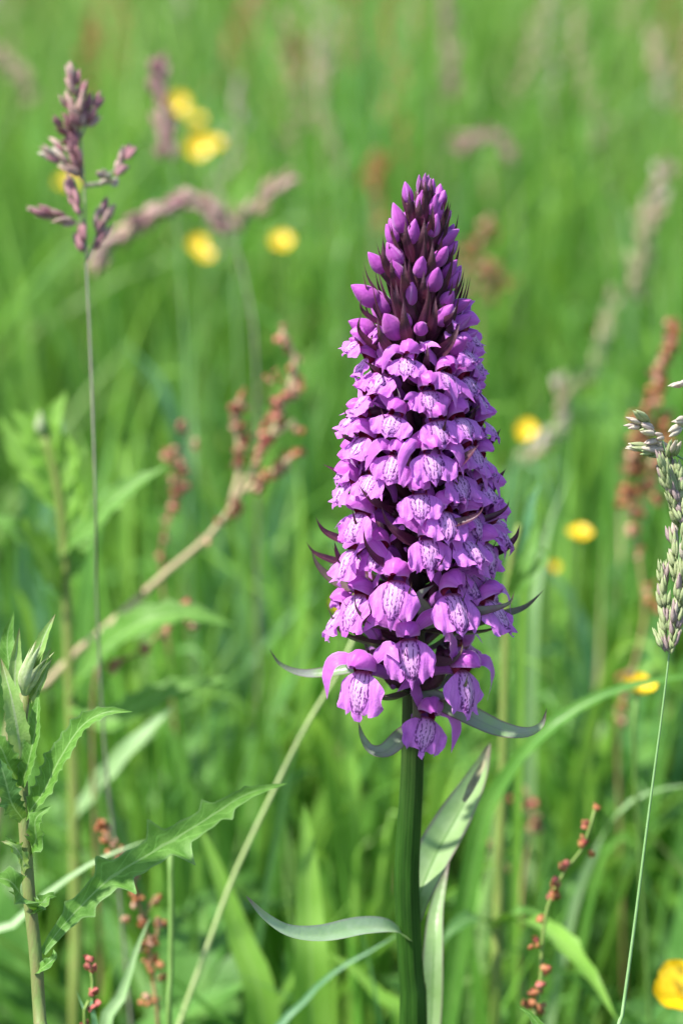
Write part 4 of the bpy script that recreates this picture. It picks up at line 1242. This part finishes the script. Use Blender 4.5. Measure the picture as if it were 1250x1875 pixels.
# ------------------------------------------------------------------ soft seed heads further back
def seed_head(label, path, D, head, wpx, mats, seed, stem='grass_stem', group=None, count=30, size=1.3, name='grass_seed_head', thick=.0005):
    """arching grass flower head: head = px path of the tuft (base to tip); path continues to the soil"""
    r = random.Random(seed)
    hp = [P(a[0], a[1], D) for a in head]
    sp_ = [P(a[0], a[1], D) for a in path]
    lo = sp_[-1]
    t = thing(name, label, 'grass', (lo.x + r.uniform(-.01, .01), lo.y + .01, 0), group)
    stem_part(t, [t.location + Vector((0, 0, -.015)), Vector((lo.x, lo.y + .005, lo.z * .5))] + sp_[::-1] + hp, [thick * 1.4, thick * 1.2, thick, thick * .8, thick * .5], stem, n=40, nseg=6)
    c = spline(hp, count)
    tn = tangents(c)
    for i in range(count):
        p = Vector(c[i]); ax = Vector(tn[i])
        q = Vector((r.gauss(0, 1), r.gauss(0, 1), r.gauss(0, 1))); q -= ax * q.dot(ax); q.normalize()
        o = bpy.data.objects.new('spikelet', spik(r.randrange(3), r.choice(mats)))
        COL.objects.link(o); o.parent = t
        wd = wpx * D / FPX * (.45 + .55 * math.sin(i * .9 + seed)) * r.uniform(.1, .65)
        place(o, p + q * wd - t.location, ax + q * .45, size * r.uniform(.8, 1.2), r.uniform(0, 6.28))
    return t
MV = ['fog_mauve', 'fog_tan', 'fog_mauve']
seed_head('blurred dusky purple grass head behind the slender purple grass', [(318, 330), (330, 500), (340, 700)], 1.05, [(312, 300), (302, 240), (296, 180), (288, 125)], 30, ['fog_purple', 'fog_mauve'], 1, count=42, size=1.5)
seed_head('long arched brownish pink grass head drooping beside the purple grass', [(425, 430), (450, 520), (470, 700)], 1.0, [(424, 430), (395, 392), (345, 372), (300, 382), (250, 415), (205, 450), (178, 478)], 22, MV + ['fog_purple'], 2, count=70, size=1.5, stem='grass_stem_grey')
seed_head('loose pinkish grass panicle just past the arched brown head', [(430, 440), (428, 520), (436, 700)], 1.1, [(438, 430), (450, 395), (475, 372), (500, 345), (525, 330)], 30, ['fog_mauve', 'fog_tan'], 3, count=34, size=1.4)
seed_head('curved brown grass head hooked over above the orchid tip', [(940, 310), (946, 380), (950, 500)], 1.6, [(938, 305), (925, 270), (895, 250), (845, 265)], 20, ['fog_mauve', 'fog_purple'], 4, count=36, size=1.7, stem='grass_stem_grey')
seed_head('dark upright brown grass spike far above the orchid tip', [(825, 200), (826, 300), (828, 420)], 1.9, [(826, 190), (824, 120), (820, 50), (812, -30)], 22, ['fog_purple', 'fog_mauve'], 5, count=50, size=2.0, stem='grass_stem_grey')
seed_head('tall pale straw grass head high behind the rust sorrel plume', [(1190, 400), (1200, 520), (1205, 640)], 1.4, [(1185, 420), (1198, 370), (1212, 310)], 26, ['fog_tan', 'fog_pale'], 6, count=34, size=1.6)
seed_head('thick pale buff grass head standing behind the rust sorrel plume', [(1158, 560), (1150, 650), (1146, 760)], 1.3, [(1160, 550), (1168, 490), (1178, 430), (1186, 395)], 40, ['fog_tan', 'fog_green'], 7, count=50, size=1.6)
seed_head('cream grass head leaning far off at the meadow edge of view', [(1212, 210), (1215, 330), (1220, 420)], 2.0, [(1216, 200), (1208, 130), (1200, 60)], 30, ['fog_pale', 'fog_tan'], 8, count=40, size=2.0)
seed_head('zigzag yellowish grass panicle behind the orchid and round buttercup', [(945, 850), (935, 930), (930, 1000)], 1.15, [(950, 845), (985, 815), (1022, 780), (1028, 740), (1020, 705)], 22, ['fog_tan', 'fog_green', 'fog_pale'], 9, count=42, size=1.4)
seed_head('thin straw panicle climbing toward the thick buff head', [(1020, 760), (1010, 850), (1005, 950)], 1.25, [(1040, 720), (1085, 680), (1100, 630), (1122, 545)], 18, ['fog_tan', 'fog_green'], 10, count=30, size=1.4)
seed_head('brown arched grass head far beyond the purple grass tip', [(60, 200), (64, 300), (70, 400)], 1.7, [(58, 195), (45, 150), (15, 115), (-20, 90)], 22, ['fog_tan', 'fog_mauve'], 11, count=40, size=1.8)
seed_head('tall thin pale bent grass straw far behind the meadow buttercups', [(628, 340), (625, 400), (622, 460)], 1.6, [(628, 330), (610, 240), (588, 180), (605, 110), (628, 30)], 10, ['fog_tan', 'fog_green'], 12, count=26, size=1.6)
for i, (x, y, D, lab) in enumerate(((880, 480, 1.35, 'faint orange sorrel spray close beside the orchid buds'), (540, 110, 2.0, 'faint rust sorrel tuft far beyond the purple grass'), (690, 340, 1.7, 'faint rust sorrel stalk just behind the orchid tip'), (165, 100, 2.0, 'faint rust sorrel tuft beyond the purple grass tip'), (640, 60, 2.3, 'faint buff sorrel tuft far up the meadow'))):
    r = random.Random(60 + i)
    sorrel(lab, [(x + 4, y - 70), (x, y), (x - 4, y + 110), (x - 6, y + 220)], D, [(x + r.gauss(0, 26 if i == 0 else 8), y + r.uniform(-70, 70), 1) for _ in range(16)], ['sorrel_rust', 'sorrel_pink'] if i in (0, 4) else ['sorrel_rust'], .005, 61 + i, 'sorrel_stem', 1.5, 5, 10)

# many more small heads among the far grass: look-alikes
pr = random.Random(99)
for i in range(130):
    y = pr.uniform(.9, 4.6)
    x = pr.uniform(-1, 1) * (.10 + .15 * (y + .6)) + CAM.x
    z = float(canopy(np.array([y]), np.array([1.0]))[0]) * pr.uniform(.85, 1.25)
    h = pr.uniform(.06, .14)
    kind = pr.random()
    mats = ['fog_tan', 'fog_pale'] if kind < .45 else (['fog_mauve', 'fog_tan'] if kind < .75 else ['sorrel_rust', 'sorrel_pink'])
    is_s = kind >= .75
    b = Vector((x, y, 0))
    t = thing('sorrel_spike' if is_s else 'grass_seed_head', 'small blurred rusty sorrel spike among the far meadow grass' if is_s else ('small blurred straw seed head among the far meadow grass' if kind < .45 else 'small blurred mauve seed head among the far meadow grass'),
              'sorrel' if is_s else 'grass', b, 'far sorrel spikes' if is_s else ('far straw seed heads' if kind < .45 else 'far mauve seed heads'))
    ln = Vector((pr.uniform(-.05, .05), pr.uniform(-.03, .03), 0))
    pts = [b - Vector((0, 0, .015)), b + ln * .4 + Vector((0, 0, z * .5)), b + ln + Vector((0, 0, z)), b + ln * 1.6 + Vector((0, 0, z + h))]
    stem_part(t, pts, [.0011, .0009, .0007, .0004], 'straw_green' if not is_s else 'sorrel_stem', n=16, nseg=5)
    c = spline(pts[2:], 22)
    vv, ff = [], []
    for k in range(22):
        q = Vector((pr.gauss(0, 1), pr.gauss(0, 1), 0)) * .0036
        a, fq = spindle(.008, .0023, 5, 4)
        m_ = Vector((q.x * 70, q.y * 70, 1)).normalized().to_track_quat('Z', 'Y').to_matrix()
        bb = len(vv)
        vv += [tuple(m_ @ Vector(pp) + Vector(c[k]) + q - b) for pp in a]
        ff += [tuple(n_ + bb for n_ in fc) for fc in fq]
    obj('head', mesh('head', vv, ff), M[pr.choice(mats)], t)

# ------------------------------------------------------------------ loose straws and single blades
def straw(label, path, D, rads, mat, base_dx=0.0, name='grass_stalk'):
    pts = [P(a[0], a[1], D + (a[2] if len(a) > 2 else 0)) for a in path]
    lo = pts[-1]
    b = Vector((lo.x + base_dx, lo.y + .01, 0))
    o_pts = pts + [Vector((lo.x + base_dx * .6, lo.y + .005, lo.z * .5)), b - Vector((0, 0, .015))]
    v, f, uv = tube(rel(o_pts, b), rads, 8, 50)
    o = obj(name, mesh(name, v, f, uv), M[mat], None, b)
    o['label'] = label; o['category'] = 'grass'
    return o
straw('thin pale straw leaning from the orchid bracts across the broad leaf tip', [(648, 1165), (620, 1230), (560, 1330), (505, 1440), (430, 1600), (385, 1720), (348, 1820), (320, 1900), (285, 2000)], .76, [.0005, .0007, .0008, .0009], 'straw_green', -.05)
straw('upright dark green stalk under the broad jagged leaf', [(312, 1560), (314, 1680), (312, 1800), (310, 1900)], .70, [.0008, .0009, .001], 'butter_stem', 0)

GB = 'single broad grass blades'
def blade(label, path, D, wpx, mat, face=(0, -.7, .8), fold=.3, base_dx=0.0, group=None, grow='ground', name='grass_leaf', peak=.6, p=.8):
    pts = [P(a[0], a[1], D + (a[2] if len(a) > 2 else 0)) for a in path]      # base to tip
    lo = pts[0]
    b = Vector((lo.x + base_dx, lo.y + .005, 0))
    if lo.z > .02:
        k = max(0.0, lo.z)
        pts = [b - Vector((0, 0, .012)), Vector((lo.x + base_dx * .4, lo.y + .003, k * .55))] + pts
    v, f, uv = sheet(rel(pts, b), lance(wpx * D / FPX, peak, .22, p), face, 46, 7, fold)
    o = obj(name, mesh(name, v, f, uv), M[mat], None, b)
    o['label'] = label; o['category'] = 'grass blade'
    if group:
        o['group'] = group
    return o
blade('broad green grass blade arching behind the buttercup and thin grass stem', [(870, 1560, .02), (925, 1430, .01), (985, 1352), (1060, 1295), (1150, 1258), (1260, 1240), (1340, 1260)], .76, 21, 'blade', (0, -.6, 1), .4, -.035)
blade('pale silvery blade lying low behind the sharp thistle stem', [(-40, 1780), (30, 1690), (110, 1620), (190, 1570), (280, 1535)], .72, 15, 'blade_pale', (-.2, -.6, 1), .3)
blade('wide lime green upright blade glowing behind the orchid leaf', [(570, 1800), (566, 1680), (562, 1560), (556, 1470)], .77, 40, 'blade_lime', (.1, -1, .3), .3, p=.6)
blade('wide soft green blade leaning behind the thin pale straw', [(480, 1860), (440, 1720), (400, 1600), (360, 1500)], .80, 36, 'blade_lime', (.2, -1, .3), .3)
blade('pale broad blade rising low beside the rusty sorrel spike', [(190, 1930), (225, 1820), (250, 1740), (275, 1680)], .70, 24, 'blade_pale', (-.3, -1, .4), .4)
blade('small pale grey leaf low beside the tiny red sorrel tip', [(175, 1890), (160, 1860), (148, 1835), (140, 1815)], .66, 16, 'blade_blue', (-.1, -1, .3), .2)
blade('light green blade sloping down to the orchid stem base', [(735, 1890), (690, 1820), (640, 1770), (585, 1740)], .80, 26, 'blade_lime', (-.2, -.6, .9), .3)
blade('bluish narrow blade crossing under the pale orchid leaf', [(470, 1960), (560, 1830), (620, 1775), (690, 1735), (735, 1705)], .74, 11, 'blade_blue', (0, -.6, .9), .3, -.05)
blade('pale curved blade bending out beside the thin green grass stem', [(1040, 1700, .03), (1090, 1560, .02), (1140, 1480), (1200, 1447), (1290, 1435)], .82, 10, 'blade_pale', (0, -.6, 1), .3, -.03)
blade('glossy pale upright blade behind the small flat buttercup', [(975, 1180), (985, 1060), (1005, 960), (1045, 860)], .95, 12, 'blade_pale', (-.3, -1, .4), .4)
blade('bluish upright blade close beside the orchid flowers', [(950, 1180), (955, 1060), (968, 960), (985, 880)], .9, 11, 'blade_blue', (-.2, -1, .3), .4)
blade('curled bright green shoot tip hooked beside the orchid', [(955, 1060), (958, 960), (975, 900), (990, 868)], .82, 10, 'blade_lime', (-.2, -1, .3), .4)
blade('lime upright blade behind the lowest orchid flower', [(650, 1500), (640, 1380), (636, 1280), (632, 1170)], .9, 14, 'blade_lime', (0, -1, .3), .3, p=.5)
# tufts of broad blades in the sward
br_ = random.Random(5)
TUFTS = [(60, .95, 'blade'), (200, 1.05, 'blade_lime'), (330, .90, 'blade'), (430, 1.15, 'blade_blue'), (560, 1.0, 'blade_lime'), (650, 1.25, 'blade'), (480, .86, 'blade'), (700, .88, 'blade_lime'), (820, .92, 'blade'), (880, 1.15, 'blade_blue'),
         (990, .95, 'blade_lime'), (1080, 1.05, 'blade'), (1150, .86, 'blade'), (1230, 1.0, 'blade_blue'), (1050, 1.35, 'blade_lime'), (250, 1.4, 'blade'), (90, 1.3, 'blade_lime'), (540, 1.45, 'blade'), (930, 1.5, 'blade'), (1190, 1.45, 'blade_pale'),
         (380, 1.7, 'blade_lime'), (720, 1.75, 'blade_pale'), (1000, 1.8, 'blade_lime'), (150, 1.8, 'blade_lime'), (-10, 1.1, 'blade_blue'), (1280, 1.25, 'blade'), (620, .80, 'blade_lime'), (390, .82, 'blade'), (1010, .80, 'blade'), (1120, 1.2, 'blade_lime')]
NM = {'blade': 'mid green', 'blade_lime': 'yellowish lime', 'blade_blue': 'bluish green', 'blade_pale': 'pale silvery'}
MARKS = [(120, 'behind the two thistles'), (330, 'below the arched brown grass head'), (480, 'behind the leaning straw coloured stalk'), (700, 'close behind the orchid'), (960, 'behind the olive thistle stem'), (1130, 'below the small flat buttercup'), (1300, 'behind the pale green grass panicle')]
for (tx, D, mt) in TUFTS:
    near = min(MARKS, key=lambda m: abs(m[0] - tx))[1]
    y = D * FWD.y + CAM.y + .05
    b = Vector((CAM.x + (tx - 625) / FPX * D, y, 0))
    t = thing('grass_tuft', '%s tuft of broad %s grass blades %s' % ('low' if D < .93 else 'tall', NM[mt], near), 'grass', b, 'tufts of %s blades' % NM[mt])
    for k in range(br_.randint(5, 8)):
        a = br_.uniform(0, 6.28)
        H = float(canopy(np.array([y]), np.array([br_.uniform(.85, 1.25)]))[0])
        d = Vector((math.cos(a), math.sin(a) * .7, 0))
        o0 = d * .006
        sp_ = H * br_.uniform(.05, .32)
        pts = [o0 - Vector((0, 0, .015)), o0 + d * sp_ * .25 + Vector((0, 0, H * .5)), o0 + d * sp_ * .65 + Vector((0, 0, H * .92)), o0 + d * sp_ * 1.2 + Vector((0, 0, H * br_.uniform(.75, 1.15)))]
        v, f, uv = sheet(pts, lance(br_.uniform(.0028, .0062), .35, .6, .8), (-d.x + br_.uniform(-.6, .6), -d.y - .3, .6), 22, 5, .35, twist=br_.uniform(-1, 1))
        obj('blade', mesh('blade', v, f, uv), M[mt], t)

# ------------------------------------------------------------------ buttercups
def petal_me(seed, cup):
    r = random.Random(seed)
    L = .0085
    pts = [(0, .0008, 0), (0, L * .4, L * .12 * cup), (0, L * .8, L * .42 * cup), (0, L, L * .72 * cup)]
    w_ = lerp_prof([0, .25, .55, .8, .95, 1], [.0012, .0033, .0046, .0044, .0028, .0012])
    v, f, uv = sheet(pts, w_, (0, -.3, 1), 10, 7, .28, ruffle=.05, seed=seed)
    me = mesh('petal', v, f, uv)
    me.materials.append(M['butter'])
    return me
PET = {c: [petal_me(i + int(c * 10), c) for i in range(3)] for c in (.5, 1.0, 1.6)}
vs_, fs_ = spindle(.003, .0018, 8, 6)
CEN = mesh('centre', vs_, fs_); CEN.materials.append(M['butter_mid'])
def buttercup(px_, py_, D, label, size=1.0, tilt=(0, -.3, 1), cup=1.0, seed=0, group=None):
    r = random.Random(seed)
    p = P(px_, py_, D)
    b = Vector((p.x + r.uniform(-.03, .03), p.y + r.uniform(0, .03), 0))
    t = thing('buttercup', label, 'buttercup', b, group)
    d = Vector(tilt).normalized()
    stem_part(t, [b - Vector((0, 0, .015)), b.lerp(Vector((p.x, p.y, 0)), .6) + Vector((0, 0, p.z * .5)), p - d * .006 * size - Vector((0, 0, .010)), p - d * .0005], [.0011, .0009, .0007, .0007], 'butter_stem', n=20, nseg=6)
    h = bpy.data.objects.new('flower_head', None); COL.objects.link(h); h.parent = t
    h.empty_display_size = .004
    place(h, p - b, d, size, r.uniform(0, 6))
    for k in range(5):
        o = bpy.data.objects.new('petal', PET[cup][k % 3]); COL.objects.link(o); o.parent = h
        o.rotation_euler = (r.uniform(-.1, .1), r.uniform(-.1, .1), k * 1.2566 + r.uniform(-.08, .08))
        o.location = (0, 0, .0003 * (k % 2))
    o = bpy.data.objects.new('centre', CEN); COL.objects.link(o); o.parent = h
    return t
buttercup(1254, 1822, .72, 'large bright yellow buttercup low beside the thin green grass stem', 1.0, (-.25, -.55, .8), 1.0, 1)
buttercup(1166, 1268, .78, 'tilted yellow buttercup under the broad arching grass blade', .62, (.2, -.2, 1), 1.0, 2)
buttercup(1060, 980, 1.05, 'small flat yellow buttercup between the orchid and the pale grass panicle', .6, (0, -.25, 1), .5, 3)
buttercup(963, 788, 1.08, 'round yellow buttercup beside the zigzag yellowish grass panicle', .56, (-.1, -.9, .6), .5, 4)
buttercup(515, 445, 1.38, 'yellow buttercup below the loose pinkish grass panicle', .74, (0, -.6, .8), .5, 5)
buttercup(362, 448, 1.36, 'yellow buttercup just under the arched brown grass head, upper of two', .62, (0, -.8, .6), .5, 6)
buttercup(375, 468, 1.34, 'yellow buttercup just under the arched brown grass head, lower of two', .52, (.1, -.6, .8), .5, 7)
buttercup(362, 269, 1.55, 'bright yellow buttercup beside the blurred dusky purple grass head, facing forward', .95, (0, -.9, .5), .5, 8)
buttercup(388, 266, 1.62, 'yellow buttercup half hidden behind the bright forward facing one', .8, (.2, -.4, .8), .5, 9)
buttercup(326, 190, 1.6, 'pale yellow buttercup against the tip of the blurred dusky purple grass', .82, (0, -.9, .5), .5, 10)
buttercup(358, 221, 1.7, 'dim yellow buttercup between the pale one and the bright pair', .7, (0, -.4, .9), .5, 11)
buttercup(122, 337, 1.5, 'yellow buttercup behind the slender purple grass clusters', .72, (0, -.5, .8), .5, 12)
buttercup(628, 1108, 1.0, 'yellow buttercup peeping behind the lower orchid flowers', .5, (0, -.5, .8), .5, 13)
buttercup(1012, 1047, 1.1, 'tiny dull yellow bud below the small flat buttercup', .38, (0, -.5, .8), 1.6, 14)
